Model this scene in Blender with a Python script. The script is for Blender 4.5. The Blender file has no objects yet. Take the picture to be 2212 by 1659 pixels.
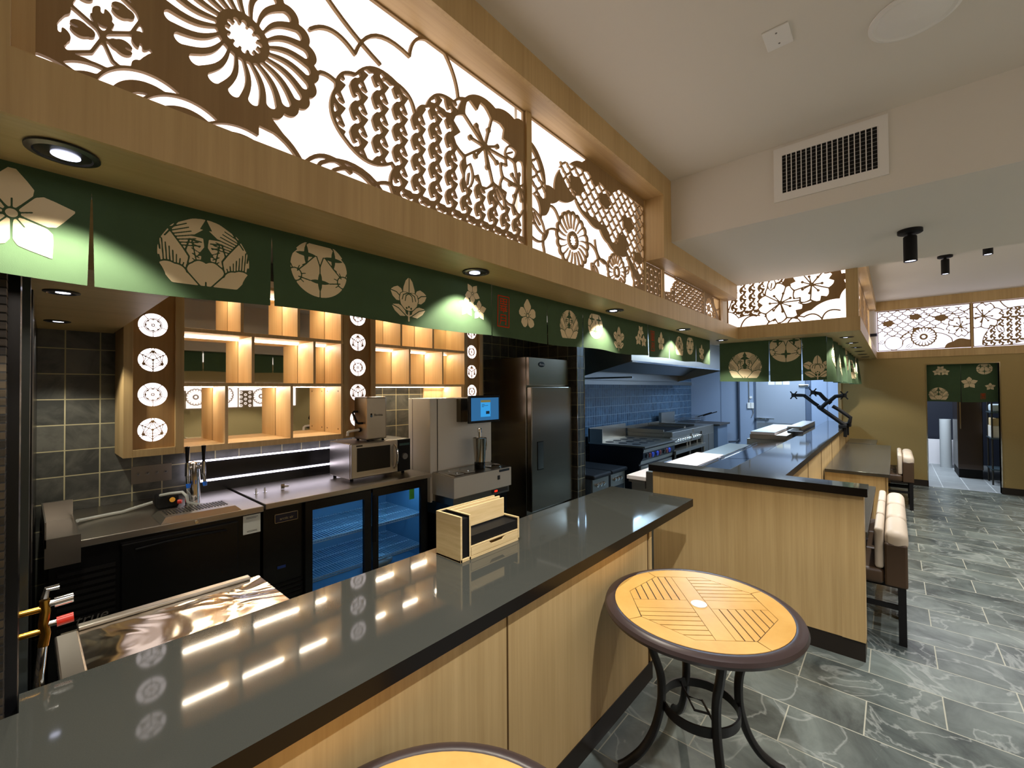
import bpy, bmesh, math, random
import numpy as np
from mathutils import Vector, Matrix
random.seed(7)
PI = math.pi
S = bpy.context.scene
C = S.collection
H = 1.67
# ------------------------------------------------------------------ colour
def lin(c):
    return tuple(((v/255)/12.92 if v/255 <= .04045 else ((v/255+.055)/1.055)**2.4) for v in c)
def rgb(*c):
    return lin(c)+(1,)
# ------------------------------------------------------------------ materials
MATS = {}
def base_mat(name):
    m = bpy.data.materials.new(name); m.use_nodes = True
    nt = m.node_tree; b = nt.nodes['Principled BSDF']
    return m, nt, b
def mat(name, col, rough=.5, metal=0, spec=.5, coat=0, bump=0, bscale=80, var=0, vscale=6, emit=None, estr=0, trans=0, ior=1.45):
    if name in MATS: return MATS[name]
    m, nt, b = base_mat(name)
    b.inputs['Base Color'].default_value = tuple(col)+(1,) if len(col) == 3 else col
    b.inputs['Roughness'].default_value = rough
    b.inputs['Metallic'].default_value = metal
    b.inputs['Specular IOR Level'].default_value = spec
    b.inputs['Coat Weight'].default_value = coat
    b.inputs['Transmission Weight'].default_value = trans
    b.inputs['IOR'].default_value = ior
    tc = None
    if var or bump:
        tc = nt.nodes.new('ShaderNodeTexCoord')
    if var:
        n = nt.nodes.new('ShaderNodeTexNoise'); n.inputs['Scale'].default_value = vscale; n.inputs['Detail'].default_value = 5
        nt.links.new(tc.outputs['Object'], n.inputs['Vector'])
        mx = nt.nodes.new('ShaderNodeMix'); mx.data_type = 'RGBA'
        c = b.inputs['Base Color'].default_value
        mx.inputs['A'].default_value = (c[0]*(1-var), c[1]*(1-var), c[2]*(1-var), 1)
        mx.inputs['B'].default_value = (min(1, c[0]*(1+var)), min(1, c[1]*(1+var)), min(1, c[2]*(1+var)), 1)
        nt.links.new(n.outputs['Fac'], mx.inputs['Factor']); nt.links.new(mx.outputs['Result'], b.inputs['Base Color'])
    if bump:
        n2 = nt.nodes.new('ShaderNodeTexNoise'); n2.inputs['Scale'].default_value = bscale; n2.inputs['Detail'].default_value = 3
        nt.links.new(tc.outputs['Object'], n2.inputs['Vector'])
        bp = nt.nodes.new('ShaderNodeBump'); bp.inputs['Strength'].default_value = bump; bp.inputs['Distance'].default_value = .002
        nt.links.new(n2.outputs['Fac'], bp.inputs['Height']); nt.links.new(bp.outputs['Normal'], b.inputs['Normal'])
    if emit:
        b.inputs['Emission Color'].default_value = tuple(emit)+(1,) if len(emit) == 3 else emit
        b.inputs['Emission Strength'].default_value = estr
    MATS[name] = m
    return m
def wood(name, c1, c2, scale=(55, 55, 1.6), rough=.45, bump=.15):
    if name in MATS: return MATS[name]
    m, nt, b = base_mat(name)
    tc = nt.nodes.new('ShaderNodeTexCoord'); mp = nt.nodes.new('ShaderNodeMapping')
    mp.inputs['Scale'].default_value = scale
    nt.links.new(tc.outputs['Object'], mp.inputs['Vector'])
    n = nt.nodes.new('ShaderNodeTexNoise'); n.inputs['Scale'].default_value = 1; n.inputs['Detail'].default_value = 6; n.inputs['Roughness'].default_value = .6
    nt.links.new(mp.outputs['Vector'], n.inputs['Vector'])
    mp2 = nt.nodes.new('ShaderNodeMapping'); mp2.inputs['Scale'].default_value = tuple(s*.13 for s in scale)
    nt.links.new(tc.outputs['Object'], mp2.inputs['Vector'])
    n2 = nt.nodes.new('ShaderNodeTexNoise'); n2.inputs['Scale'].default_value = 1; n2.inputs['Detail'].default_value = 3
    nt.links.new(mp2.outputs['Vector'], n2.inputs['Vector'])
    add = nt.nodes.new('ShaderNodeMath'); add.operation = 'MULTIPLY_ADD'; add.inputs[1].default_value = .5
    ml = nt.nodes.new('ShaderNodeMath'); ml.operation = 'MULTIPLY'; ml.inputs[1].default_value = .5
    nt.links.new(n2.outputs['Fac'], ml.inputs[0]); nt.links.new(n.outputs['Fac'], add.inputs[0]); nt.links.new(ml.outputs[0], add.inputs[2])
    r = nt.nodes.new('ShaderNodeValToRGB'); r.color_ramp.elements[0].position = .36; r.color_ramp.elements[1].position = .62
    r.color_ramp.elements[0].color = rgb(*c1); r.color_ramp.elements[1].color = rgb(*c2)
    nt.links.new(add.outputs[0], r.inputs['Fac']); nt.links.new(r.outputs['Color'], b.inputs['Base Color'])
    bp = nt.nodes.new('ShaderNodeBump'); bp.inputs['Strength'].default_value = bump; bp.inputs['Distance'].default_value = .001
    nt.links.new(n.outputs['Fac'], bp.inputs['Height']); nt.links.new(bp.outputs['Normal'], b.inputs['Normal'])
    b.inputs['Roughness'].default_value = rough
    MATS[name] = m
    return m
def brushed(name, col, rough=.3, scale=(2, 2, 160), aniso=.0, stren=.08):
    if name in MATS: return MATS[name]
    m, nt, b = base_mat(name)
    tc = nt.nodes.new('ShaderNodeTexCoord'); mp = nt.nodes.new('ShaderNodeMapping'); mp.inputs['Scale'].default_value = scale
    nt.links.new(tc.outputs['Object'], mp.inputs['Vector'])
    n = nt.nodes.new('ShaderNodeTexNoise'); n.inputs['Scale'].default_value = 1; n.inputs['Detail'].default_value = 4
    nt.links.new(mp.outputs['Vector'], n.inputs['Vector'])
    bp = nt.nodes.new('ShaderNodeBump'); bp.inputs['Strength'].default_value = stren; bp.inputs['Distance'].default_value = .002
    nt.links.new(n.outputs['Fac'], bp.inputs['Height']); nt.links.new(bp.outputs['Normal'], b.inputs['Normal'])
    b.inputs['Base Color'].default_value = rgb(*col); b.inputs['Metallic'].default_value = 1; b.inputs['Roughness'].default_value = rough
    MATS[name] = m
    return m
def emis(name, col, s, sides=True):
    if name in MATS: return MATS[name]
    m = bpy.data.materials.new(name); m.use_nodes = True; nt = m.node_tree
    nt.nodes.remove(nt.nodes['Principled BSDF'])
    e = nt.nodes.new('ShaderNodeEmission'); e.inputs['Color'].default_value = rgb(*col); e.inputs['Strength'].default_value = s
    nt.links.new(e.outputs[0], nt.nodes['Material Output'].inputs['Surface'])
    MATS[name] = m
    return m
def tilemat(name, tw, th, cols, grout, gw, axes, off=(0, 0), stagger=0, rough=.35, var=.35, bump=.3, nscale=5, veins=0, spec=.5):
    """axes: pair of 'X','Y','Z' giving the in-plane object axes; cols: dark and light tile colour"""
    if name in MATS: return MATS[name]
    m, nt, b = base_mat(name); L = nt.links; N = nt.nodes
    tc = N.new('ShaderNodeTexCoord'); sp = N.new('ShaderNodeSeparateXYZ'); L.new(tc.outputs['Object'], sp.inputs[0])
    cb = N.new('ShaderNodeCombineXYZ')
    for i, a in enumerate(axes):
        ad = N.new('ShaderNodeMath'); ad.operation = 'ADD'; ad.inputs[1].default_value = -off[i]
        L.new(sp.outputs[a], ad.inputs[0]); L.new(ad.outputs[0], cb.inputs[i])
    br = N.new('ShaderNodeTexBrick'); br.offset = stagger; br.offset_frequency = 2; br.squash = 1
    br.inputs['Scale'].default_value = 1; br.inputs['Mortar Size'].default_value = gw; br.inputs['Mortar Smooth'].default_value = .1
    br.inputs['Brick Width'].default_value = tw; br.inputs['Row Height'].default_value = th
    br.inputs['Color1'].default_value = (0, 0, 0, 1); br.inputs['Color2'].default_value = (1, 1, 1, 1); br.inputs['Mortar'].default_value = (.5, .5, .5, 1)
    L.new(cb.outputs[0], br.inputs['Vector'])
    n = N.new('ShaderNodeTexNoise'); n.inputs['Scale'].default_value = nscale; n.inputs['Detail'].default_value = 9; n.inputs['Roughness'].default_value = .62; n.inputs['Distortion'].default_value = .6
    # shift noise per tile
    vm = N.new('ShaderNodeVectorMath'); vm.operation = 'MULTIPLY_ADD'; vm.inputs[1].default_value = (1, 1, 1)
    sc = N.new('ShaderNodeVectorMath'); sc.operation = 'SCALE'; sc.inputs['Scale'].default_value = 7.3
    L.new(br.outputs['Color'], sc.inputs[0]); L.new(cb.outputs[0], vm.inputs[0]); L.new(sc.outputs[0], vm.inputs[2]); L.new(vm.outputs[0], n.inputs['Vector'])
    fac = n.outputs['Fac']
    r = N.new('ShaderNodeValToRGB'); r.color_ramp.elements[0].position = .5-.25/max(var, .05)*.35; r.color_ramp.elements[1].position = .5+.25/max(var, .05)*.35
    r.color_ramp.elements[0].color = rgb(*cols[0]); r.color_ramp.elements[1].color = rgb(*cols[1])
    tv = N.new('ShaderNodeMath'); tv.operation = 'MULTIPLY_ADD'; tv.inputs[1].default_value = .16
    sepc = N.new('ShaderNodeSeparateColor'); L.new(br.outputs['Color'], sepc.inputs[0])
    L.new(sepc.outputs[0], tv.inputs[0]); sb = N.new('ShaderNodeMath'); sb.operation = 'SUBTRACT'; sb.inputs[1].default_value = .08
    L.new(fac, sb.inputs[0]); L.new(sb.outputs[0], tv.inputs[2]); L.new(tv.outputs[0], r.inputs['Fac'])
    colout = r.outputs['Color']
    if veins:
        v = N.new('ShaderNodeTexNoise'); v.inputs['Scale'].default_value = 2.2; v.inputs['Detail'].default_value = 5; v.inputs['Distortion'].default_value = 1.2
        L.new(vm.outputs[0], v.inputs['Vector'])
        a = N.new('ShaderNodeMath'); a.operation = 'SUBTRACT'; a.inputs[1].default_value = .5; L.new(v.outputs['Fac'], a.inputs[0])
        ab = N.new('ShaderNodeMath'); ab.operation = 'ABSOLUTE'; L.new(a.outputs[0], ab.inputs[0])
        mr = N.new('ShaderNodeMapRange'); mr.inputs['From Min'].default_value = 0; mr.inputs['From Max'].default_value = .022; mr.inputs['To Min'].default_value = veins; mr.inputs['To Max'].default_value = 0
        L.new(ab.outputs[0], mr.inputs['Value'])
        mv = N.new('ShaderNodeMix'); mv.data_type = 'RGBA'; mv.inputs['B'].default_value = rgb(175, 178, 170)
        L.new(mr.outputs[0], mv.inputs['Factor']); L.new(colout, mv.inputs['A']); colout = mv.outputs['Result']
    mx = N.new('ShaderNodeMix'); mx.data_type = 'RGBA'; mx.inputs['B'].default_value = rgb(*grout)
    L.new(br.outputs['Fac'], mx.inputs['Factor']); L.new(colout, mx.inputs['A']); L.new(mx.outputs['Result'], b.inputs['Base Color'])
    bp = N.new('ShaderNodeBump'); bp.inputs['Strength'].default_value = bump; bp.inputs['Distance'].default_value = .003
    iv = N.new('ShaderNodeMath'); iv.operation = 'MULTIPLY_ADD'; iv.inputs[1].default_value = -1
    L.new(br.outputs['Fac'], iv.inputs[0]); L.new(n.outputs['Fac'], iv.inputs[2]); L.new(iv.outputs[0], bp.inputs['Height']); L.new(bp.outputs['Normal'], b.inputs['Normal'])
    rr = N.new('ShaderNodeMath'); rr.operation = 'MULTIPLY_ADD'; rr.inputs[1].default_value = .5; rr.inputs[2].default_value = rough
    L.new(br.outputs['Fac'], rr.inputs[0]); L.new(rr.outputs[0], b.inputs['Roughness'])
    b.inputs['Specular IOR Level'].default_value = spec
    MATS[name] = m
    return m

OAK = wood('oak', (178, 148, 97), (199, 169, 117))
OAKH = wood('oak_flat', (174, 143, 94), (194, 163, 113), scale=(1.6, 55, 55))
OAKY = wood('oak_cross', (188, 154, 106), (208, 176, 128), scale=(55, 1.6, 55))
OAKW = wood('oak_shelf', (214, 180, 128), (232, 202, 152), rough=.5)
FRET = wood('fret_wood', (142, 112, 70), (158, 128, 84), rough=.6)
FRETN = FRET
CAMEL = wood('fret_post_wood', (168, 128, 78), (186, 146, 92), rough=.6)
PALE = wood('pale_pine', (205, 176, 122), (226, 200, 150), scale=(6, 6, 70), rough=.55)
PAINT = mat('ceiling_paint', lin((222, 217, 206)), .8, bump=.05, bscale=300)
PAINT2 = mat('far_ceiling_paint', lin((226, 224, 226)), .75)
QUARTZ = mat('black_quartz', lin((60, 61, 56)), .05, spec=.5, var=.18, vscale=420)
QSHADE = mat('quartz_edge_shade', lin((20, 16, 14)), .3, spec=.25)  # same stone as the top; shade on the upright faces put into its colour
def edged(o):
    o.data.materials.append(QSHADE)
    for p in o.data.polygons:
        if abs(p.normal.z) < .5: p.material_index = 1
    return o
BLACK = mat('black_gloss', lin((12, 12, 13)), .25)
BLACKM = mat('black_matte', lin((13, 12, 12)), .6, spec=.3)
BASEB = mat('baseboard_dark', lin((34, 27, 20)), .5)
STEEL = brushed('steel_brushed', (178, 172, 162), .28, (3, 3, 120))
STEELH = brushed('steel_top', (186, 180, 168), .3, (3, 120, 3))
STEELM = brushed('steel_mirror', (205, 205, 205), .1, (3, 3, 3), stren=.25)
CHROME = mat('chrome', (.8, .8, .8), .08, 1)
BRASS = mat('brass', lin((200, 150, 60)), .2, 1)
WHITEP = mat('white_panel', lin((216, 210, 196)), .4)
WHITE = mat('white_plastic', lin((232, 230, 224)), .4)
BOARD = mat('white_board', lin((246, 244, 250)), .5)
GREY = mat('grey_plastic', lin((120, 118, 114)), .45)
DGREY = mat('dark_grey', lin((52, 50, 48)), .5)
BLUE = mat('blue_plastic', lin((25, 105, 215)), .35)
RED = mat('red_plastic', lin((205, 45, 25)), .35)
IRON = mat('cast_iron', lin((22, 24, 28)), .6, bump=.3)
FRP = mat('wall_panel_blue', lin((150, 166, 190)), .35)
COOLER = mat('cooler_skin', lin((168, 178, 192)), .28, metal=.35, bump=.15, bscale=220)
CLOTH = mat('green_cloth', lin((66, 86, 60)), .9, bump=.25, bscale=900, var=.12, vscale=14, spec=.2)
PRINT = mat('cream_print', lin((214, 196, 158)), .85, spec=.2)
REDP = mat('red_print', lin((168, 52, 14)), .85, spec=.2)
DIFF = emis('panel_diffuser', (255, 238, 230), 2.1)
DIFFB = emis('panel_diffuser_rear', (255, 240, 226), 2.0)
DIFFC = emis('panel_diffuser_cool', (240, 236, 255), 1.9)
DIFFW = emis('post_diffuser', (255, 240, 240), 2.2)
LEDW = emis('led_strip', (255, 232, 205), 9)
LEDC = emis('led_strip_cool', (240, 232, 255), 7)
LENS = emis('lamp_lens', (225, 228, 255), 6)
GLASS = mat('glass_dark', (.75, .85, .9), .03, trans=1, ior=1.1)
MIRROR = mat('mirror', (.78, .76, .72), .02, 1)
# ------------------------------------------------------------------ mesh builder
def rotz(a):
    return Matrix.Rotation(a, 3, 'Z')
class MB:
    def __init__(s):
        s.v = []; s.f = []; s.m = []
    def add(s, vs, fs, mi=0):
        o = len(s.v); s.v += [tuple(p) for p in vs]; s.f += [tuple(i+o for i in f) for f in fs]; s.m += [mi]*len(fs); return s
    def box(s, x0, x1, y0, y1, z0, z1, mi=0):
        x0, x1 = sorted((x0, x1)); y0, y1 = sorted((y0, y1)); z0, z1 = sorted((z0, z1))
        v = [(x0, y0, z0), (x1, y0, z0), (x1, y1, z0), (x0, y1, z0), (x0, y0, z1), (x1, y0, z1), (x1, y1, z1), (x0, y1, z1)]
        return s.add(v, [(0, 3, 2, 1), (4, 5, 6, 7), (0, 1, 5, 4), (1, 2, 6, 5), (2, 3, 7, 6), (3, 0, 4, 7)], mi)
    def rbox(s, x0, x1, y0, y1, z0, z1, r=.005, mi=0, n=2):
        """box with chamfered edges"""
        x0, x1 = sorted((x0, x1)); y0, y1 = sorted((y0, y1)); z0, z1 = sorted((z0, z1))
        r = min(r, (x1-x0)/2.01, (y1-y0)/2.01, (z1-z0)/2.01)
        bm = bmesh.new(); bmesh.ops.create_cube(bm, size=1)
        for v in bm.verts:
            v.co = Vector(((x0+x1)/2+v.co.x*(x1-x0), (y0+y1)/2+v.co.y*(y1-y0), (z0+z1)/2+v.co.z*(z1-z0)))
        bmesh.ops.bevel(bm, geom=list(bm.edges), offset=r, segments=n, affect='EDGES', profile=.5)
        return s.frombm(bm, mi)
    def frombm(s, bm, mi=0):
        bm.verts.index_update()
        s.add([v.co[:] for v in bm.verts], [[v.index for v in f.verts] for f in bm.faces], mi); bm.free(); return s
    def prism(s, pts, axis, a, b, mi=0):
        """pts: 2D polygon in the two other axes (order XY / XZ / YZ); extruded along axis from a to b"""
        n = len(pts)
        def P(p, t):
            if axis == 'Z': return (p[0], p[1], t)
            if axis == 'Y': return (p[0], t, p[1])
            return (t, p[0], p[1])
        v = [P(p, a) for p in pts]+[P(p, b) for p in pts]
        f = [tuple(range(n))[::-1], tuple(range(n, 2*n))]+[(i, (i+1) % n, n+(i+1) % n, n+i) for i in range(n)]
        return s.add(v, f, mi)
    def cyl(s, p0, p1, r0, r1=None, n=20, mi=0, cap=True):
        r1 = r0 if r1 is None else r1
        p0 = Vector(p0); p1 = Vector(p1); d = (p1-p0).normalized()
        a = d.orthogonal().normalized(); b = d.cross(a)
        v = []
        for p, r in ((p0, r0), (p1, r1)):
            for i in range(n):
                t = 2*PI*i/n; v.append(p+a*(r*math.cos(t))+b*(r*math.sin(t)))
        f = [(i, (i+1) % n, n+(i+1) % n, n+i) for i in range(n)]
        if cap: f += [tuple(range(n))[::-1], tuple(range(n, 2*n))]
        return s.add(v, f, mi)
    def lathe(s, c, prof, n=32, mi=0, axis='Z', cap=True):
        """prof: (r,z) list, around vertical axis at c"""
        v = []; f = []
        for (r, z) in prof:
            for i in range(n):
                t = 2*PI*i/n
                q = (r*math.cos(t), r*math.sin(t), z)
                if axis == 'Y': q = (q[0], q[2], q[1])
                if axis == 'X': q = (q[2], q[0], q[1])
                v.append((c[0]+q[0], c[1]+q[1], c[2]+q[2]))
        for k in range(len(prof)-1):
            for i in range(n):
                f.append((k*n+i, k*n+(i+1) % n, (k+1)*n+(i+1) % n, (k+1)*n+i))
        if cap and prof[0][0] > 1e-6: f.append(tuple(range(n))[::-1])
        if cap and prof[-1][0] > 1e-6: f.append(tuple((len(prof)-1)*n+i for i in range(n)))
        return s.add(v, f, mi)
    def tube(s, pts, r, n=10, mi=0, closed=False, rs=None, flat=None):
        pts = [Vector(p) for p in pts]; N = len(pts); v = []; f = []
        prev = None
        for k in range(N):
            if closed: d = (pts[(k+1) % N]-pts[k-1]).normalized()
            else: d = (pts[min(k+1, N-1)]-pts[max(k-1, 0)]).normalized()
            if prev is None:
                a = Vector((0, 0, 1)).cross(d)
                if a.length < .1: a = Vector((1, 0, 0)).cross(d)
                a.normalize()
            else:
                a = (prev-d*prev.dot(d)).normalized()
            prev = a; b = d.cross(a); rr = rs[k] if rs else r
            for i in range(n):
                t = 2*PI*(i+.5)/n
                v.append(pts[k]+a*(rr*math.cos(t)*(flat or 1))+b*(rr*math.sin(t)))
        K = N if closed else N-1
        for k in range(K):
            for i in range(n):
                k2 = (k+1) % N
                f.append((k*n+i, k*n+(i+1) % n, k2*n+(i+1) % n, k2*n+i))
        if not closed: f += [tuple(range(n))[::-1], tuple((N-1)*n+i for i in range(n))]
        return s.add(v, f, mi)
    def sphere(s, c, r, n=16, m=10, mi=0, sc=(1, 1, 1)):
        prof = [(math.sin(PI*k/m), -math.cos(PI*k/m)) for k in range(m+1)]
        v = []; f = []
        for (a, z) in prof:
            for i in range(n):
                t = 2*PI*i/n; v.append((c[0]+r*sc[0]*a*math.cos(t), c[1]+r*sc[1]*a*math.sin(t), c[2]+r*sc[2]*z))
        for k in range(m):
            for i in range(n): f.append((k*n+i, k*n+(i+1) % n, (k+1)*n+(i+1) % n, (k+1)*n+i))
        return s.add(v, f, mi)
    def build(s, name, mats, parent=None, smooth=False, local=False, origin=None):
        if not isinstance(mats, (list, tuple)): mats = [mats]
        vs = s.v
        me = bpy.data.meshes.new(name)
        if not local:
            if parent is not None:
                q = parent; off = Vector((0, 0, 0))
                while q is not None: off = off+q.location; q = q.parent
                vs = [(p[0]-off.x, p[1]-off.y, p[2]-off.z) for p in vs]; loc = (0, 0, 0)
            else:
                if origin is None:
                    xs = [p[0] for p in vs]; ys = [p[1] for p in vs]; zs = [p[2] for p in vs]
                    origin = ((min(xs)+max(xs))/2, (min(ys)+max(ys))/2, min(zs))
                vs = [(p[0]-origin[0], p[1]-origin[1], p[2]-origin[2]) for p in vs]; loc = origin
        else: loc = origin or (0, 0, 0)
        me.from_pydata(vs, [], s.f); 
        for m in mats: me.materials.append(m)
        me.polygons.foreach_set('material_index', s.m)
        if smooth: 
            me.polygons.foreach_set('use_smooth', [True]*len(s.f))
        me.update()
        o = bpy.data.objects.new(name, me); C.objects.link(o); o.location = loc
        if parent is not None: o.parent = parent
        if smooth:
            try:
                me.set_sharp_from_angle(angle=math.radians(38))
            except Exception: pass
        return o
def box(name, x0, x1, y0, y1, z0, z1, m, parent=None, r=0, **k):
    b = MB()
    if r: b.rbox(x0, x1, y0, y1, z0, z1, r)
    else: b.box(x0, x1, y0, y1, z0, z1)
    return b.build(name, m, parent, **k)
def thing(name, label, cat, loc=(0, 0, 0), rz=0, group=None):
    o = bpy.data.objects.new(name, None); o.empty_display_size = .05; C.objects.link(o)
    o.location = loc; o.rotation_euler = (0, 0, rz); o['label'] = label; o['category'] = cat
    if group: o['group'] = group
    return o
def tag(o, label, cat, group=None):
    o['label'] = label; o['category'] = cat
    if group: o['group'] = group
    return o
def struct(o):
    o['kind'] = 'structure'; return o
def feet(z0, z1, r, xs, ys, m, t):
    for x in xs:
        for y in ys: b = MB(); b.cyl((x, y, z0), (x, y, z1), r, n=12); b.build('foot', m, t)
def kids(o):
    return [c for c in bpy.data.objects if c.parent == o]
def dup(root, loc, rz=None, label=None, group=None):
    r = root.copy(); C.objects.link(r); r.location = loc
    if rz is not None: r.rotation_euler = (0, 0, rz)
    if label: r['label'] = label
    if group: r['group'] = group
    for ch in kids(root):
        c = ch.copy(); C.objects.link(c); c.parent = r
        for g in kids(ch):
            d = g.copy(); C.objects.link(d); d.parent = c
    return r
def text(name, s, size, m, parent=None, loc=(0, 0, 0), rot=(PI/2, 0, 0), ext=.0008, shear=0, align='CENTER', offset=0):
    """lettering turned into a thin mesh; location in world space"""
    cu = bpy.data.curves.new(name, 'FONT'); cu.body = s; cu.size = size; cu.extrude = ext; cu.align_x = align; cu.align_y = 'CENTER'; cu.shear = shear; cu.offset = offset
    t = bpy.data.objects.new(name+'_tmp', cu); C.objects.link(t)
    dg = bpy.context.evaluated_depsgraph_get(); me = bpy.data.meshes.new_from_object(t.evaluated_get(dg))
    bpy.data.objects.remove(t); bpy.data.curves.remove(cu)
    me.materials.clear(); me.materials.append(m)
    o = bpy.data.objects.new(name, me); C.objects.link(o)
    off = Vector((0, 0, 0)); q = parent
    while q is not None: off = off+q.location; q = q.parent
    o.location = Vector(loc)-off; o.rotation_euler = rot
    if parent is not None: o.parent = parent
    return o
# ------------------------------------------------------------------ raster patterns -> cut sheets
class Ras:
    """scalar field over a panel (u to the right, v up); 1 = wood, 0 = opening"""
    def __init__(s, u0, v0, w, h, res, fill=0):
        s.u0, s.v0, s.res = u0, v0, res
        s.nx = int(math.ceil(w/res))+1; s.ny = int(math.ceil(h/res))+1
        s.w, s.h = w, h
        s.a = np.full((s.ny, s.nx), float(fill), dtype=np.float32)
        s.U, s.V = np.meshgrid(u0+np.arange(s.nx)*res, v0+np.arange(s.ny)*res)
        s.clip = None
    def win(s, u0, v0, u1, v1):
        i0 = max(0, int((u0-s.u0)/s.res)-1); i1 = min(s.nx, int((u1-s.u0)/s.res)+3)
        j0 = max(0, int((v0-s.v0)/s.res)-1); j1 = min(s.ny, int((v1-s.v0)/s.res)+3)
        if i1 <= i0 or j1 <= j0: return None
        return slice(j0, j1), slice(i0, i1)
    def put(s, w, cov, val):
        if s.clip is not None: cov = cov*s.clip[w]
        s.a[w] = s.a[w]*(1-cov)+val*cov
    def cover(s, d):      # signed distance (negative inside) -> coverage
        return np.clip(.5-d/s.res, 0, 1)
    def disk(s, cu, cv, r, val, ry=None):
        ry = ry or r
        w = s.win(cu-r, cv-ry, cu+r, cv+ry)
        if w is None: return
        d = (np.hypot((s.U[w]-cu)/r, (s.V[w]-cv)/ry)-1)*min(r, ry)
        s.put(w, s.cover(d), val)
    def ring(s, cu, cv, r, t, val):
        w = s.win(cu-r-t, cv-r-t, cu+r+t, cv+r+t)
        if w is None: return
        d = np.abs(np.hypot(s.U[w]-cu, s.V[w]-cv)-r)-t/2
        s.put(w, s.cover(d), val)
    def poly(s, pts, val):
        P = np.array(pts, dtype=np.float64)
        w = s.win(P[:, 0].min(), P[:, 1].min(), P[:, 0].max(), P[:, 1].max())
        if w is None: return
        U = s.U[w]; V = s.V[w]; ins = np.zeros(U.shape, bool); d = np.full(U.shape, 9.)
        Q = np.roll(P, -1, axis=0)
        for (x1, y1), (x2, y2) in zip(P, Q):
            c = (V < y1) != (V < y2)
            if y1 != y2: ins ^= c & (U < (x2-x1)*(V-y1)/(y2-y1)+x1)
            dx, dy = x2-x1, y2-y1; l2 = dx*dx+dy*dy
            if l2 < 1e-14: continue
            t = np.clip(((U-x1)*dx+(V-y1)*dy)/l2, 0, 1)
            d = np.minimum(d, np.hypot(U-x1-t*dx, V-y1-t*dy))
        s.put(w, s.cover(np.where(ins, -d, d)), val)
    def stroke(s, pts, t, val=1, t2=None):
        P = [tuple(p) for p in pts]
        xs = [p[0] for p in P]; ys = [p[1] for p in P]; m = max(t, t2 or t)
        w = s.win(min(xs)-m, min(ys)-m, max(xs)+m, max(ys)+m)
        if w is None: return
        U = s.U[w]; V = s.V[w]; d = np.full(U.shape, 9.); n = len(P)-1
        for k in range(n):
            (x1, y1), (x2, y2) = P[k], P[k+1]
            dx, dy = x2-x1, y2-y1; l2 = dx*dx+dy*dy
            if l2 < 1e-14: continue
            tt = np.clip(((U-x1)*dx+(V-y1)*dy)/l2, 0, 1)
            ww = t/2 if t2 is None else (t+(t2-t)*(k+tt)/n)/2
            d = np.minimum(d, np.hypot(U-x1-tt*dx, V-y1-tt*dy)-ww)
        s.put(w, s.cover(d), val)
    def smooth(s):
        a = np.pad(s.a, 1, mode='edge')
        s.a = (a[1:-1, 1:-1]*4+a[:-2, 1:-1]*2+a[2:, 1:-1]*2+a[1:-1, :-2]*2+a[1:-1, 2:]*2+a[:-2, :-2]+a[2:, 2:]+a[:-2, 2:]+a[2:, :-2])/16
    def mesh(s, fn, depth=0, inv=False):
        """marching squares. fn(u,v,k)->xyz where k=0 front, 1 back. returns verts, faces"""
        A = (1-s.a) if inv else s.a
        A = A-.5; A = np.where(np.abs(A) < 1e-4, 1e-4, A)
        IN = A > 0
        cnt = IN[:-1, :-1].astype(int)+IN[1:, :-1]+IN[:-1, 1:]+IN[1:, 1:]
        V = []; F = []; key = {}
        r = s.res
        def cor(i, j, k=0):
            kk = (i, j, 0, k)
            if kk not in key:
                key[kk] = len(V); V.append(fn(s.u0+i*r, s.v0+j*r, k))
            return key[kk]
        def edge(i, j, ax, k=0):
            kk = (i, j, ax+1, k)
            if kk not in key:
                a = A[j, i]; b = A[j, i+1] if ax == 0 else A[j+1, i]
                t = a/(a-b)
                key[kk] = len(V); V.append(fn(s.u0+(i+(t if ax == 0 else 0))*r, s.v0+(j+(t if ax == 1 else 0))*r, k))
            return key[kk]
        step = s.maxrun if hasattr(s, 'maxrun') else 10**6
        for j in range(s.ny-1):
            row = cnt[j]; full = np.flatnonzero(row == 4)
            if len(full):
                br = np.flatnonzero(np.diff(full) > 1)
                st = np.concatenate(([full[0]], full[br+1])); en = np.concatenate((full[br], [full[-1]]))
                for a0, b0 in zip(st, en):
                    a = int(a0)
                    while a <= b0:
                        b = min(int(b0), a+step-1)
                        F.append((cor(a, j), cor(b+1, j), cor(b+1, j+1), cor(a, j+1))); a = b+1
            for i in np.flatnonzero((row > 0) & (row < 4)):
                i = int(i)
                c = [(i, j), (i+1, j), (i+1, j+1), (i, j+1)]
                e = [(i, j, 0), (i+1, j, 1), (i, j+1, 0), (i, j, 1)]
                L = []
                for q in range(4):
                    if IN[c[q][1], c[q][0]]: L.append(('c', c[q]))
                    if IN[c[q][1], c[q][0]] != IN[c[(q+1) % 4][1], c[(q+1) % 4][0]]: L.append(('e', e[q]))
                idx = [cor(*p) if t == 'c' else edge(*p) for t, p in L]
                F.append(tuple(idx))
                if depth:
                    n = len(L)
                    for q in range(n):
                        if L[q][0] == 'e' and L[(q+1) % n][0] == 'e':
                            F.append((idx[(q+1) % n], idx[q], edge(*L[q][1], k=1), edge(*L[(q+1) % n][1], k=1)))
        return V, F
def arcpts(p, q, bulge, n=10):
    """circular-ish bulge between p and q (positive = to the left of p->q)"""
    out = []
    dx, dy = q[0]-p[0], q[1]-p[1]
    for i in range(n+1):
        t = i/n; h = 4*bulge*t*(1-t)
        if abs(bulge) > .3: h = bulge*math.sqrt(max(0, 1-(2*t-1)**2))
        out.append((p[0]+dx*t-dy*h, p[1]+dy*t+dx*h))
    return out
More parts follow.
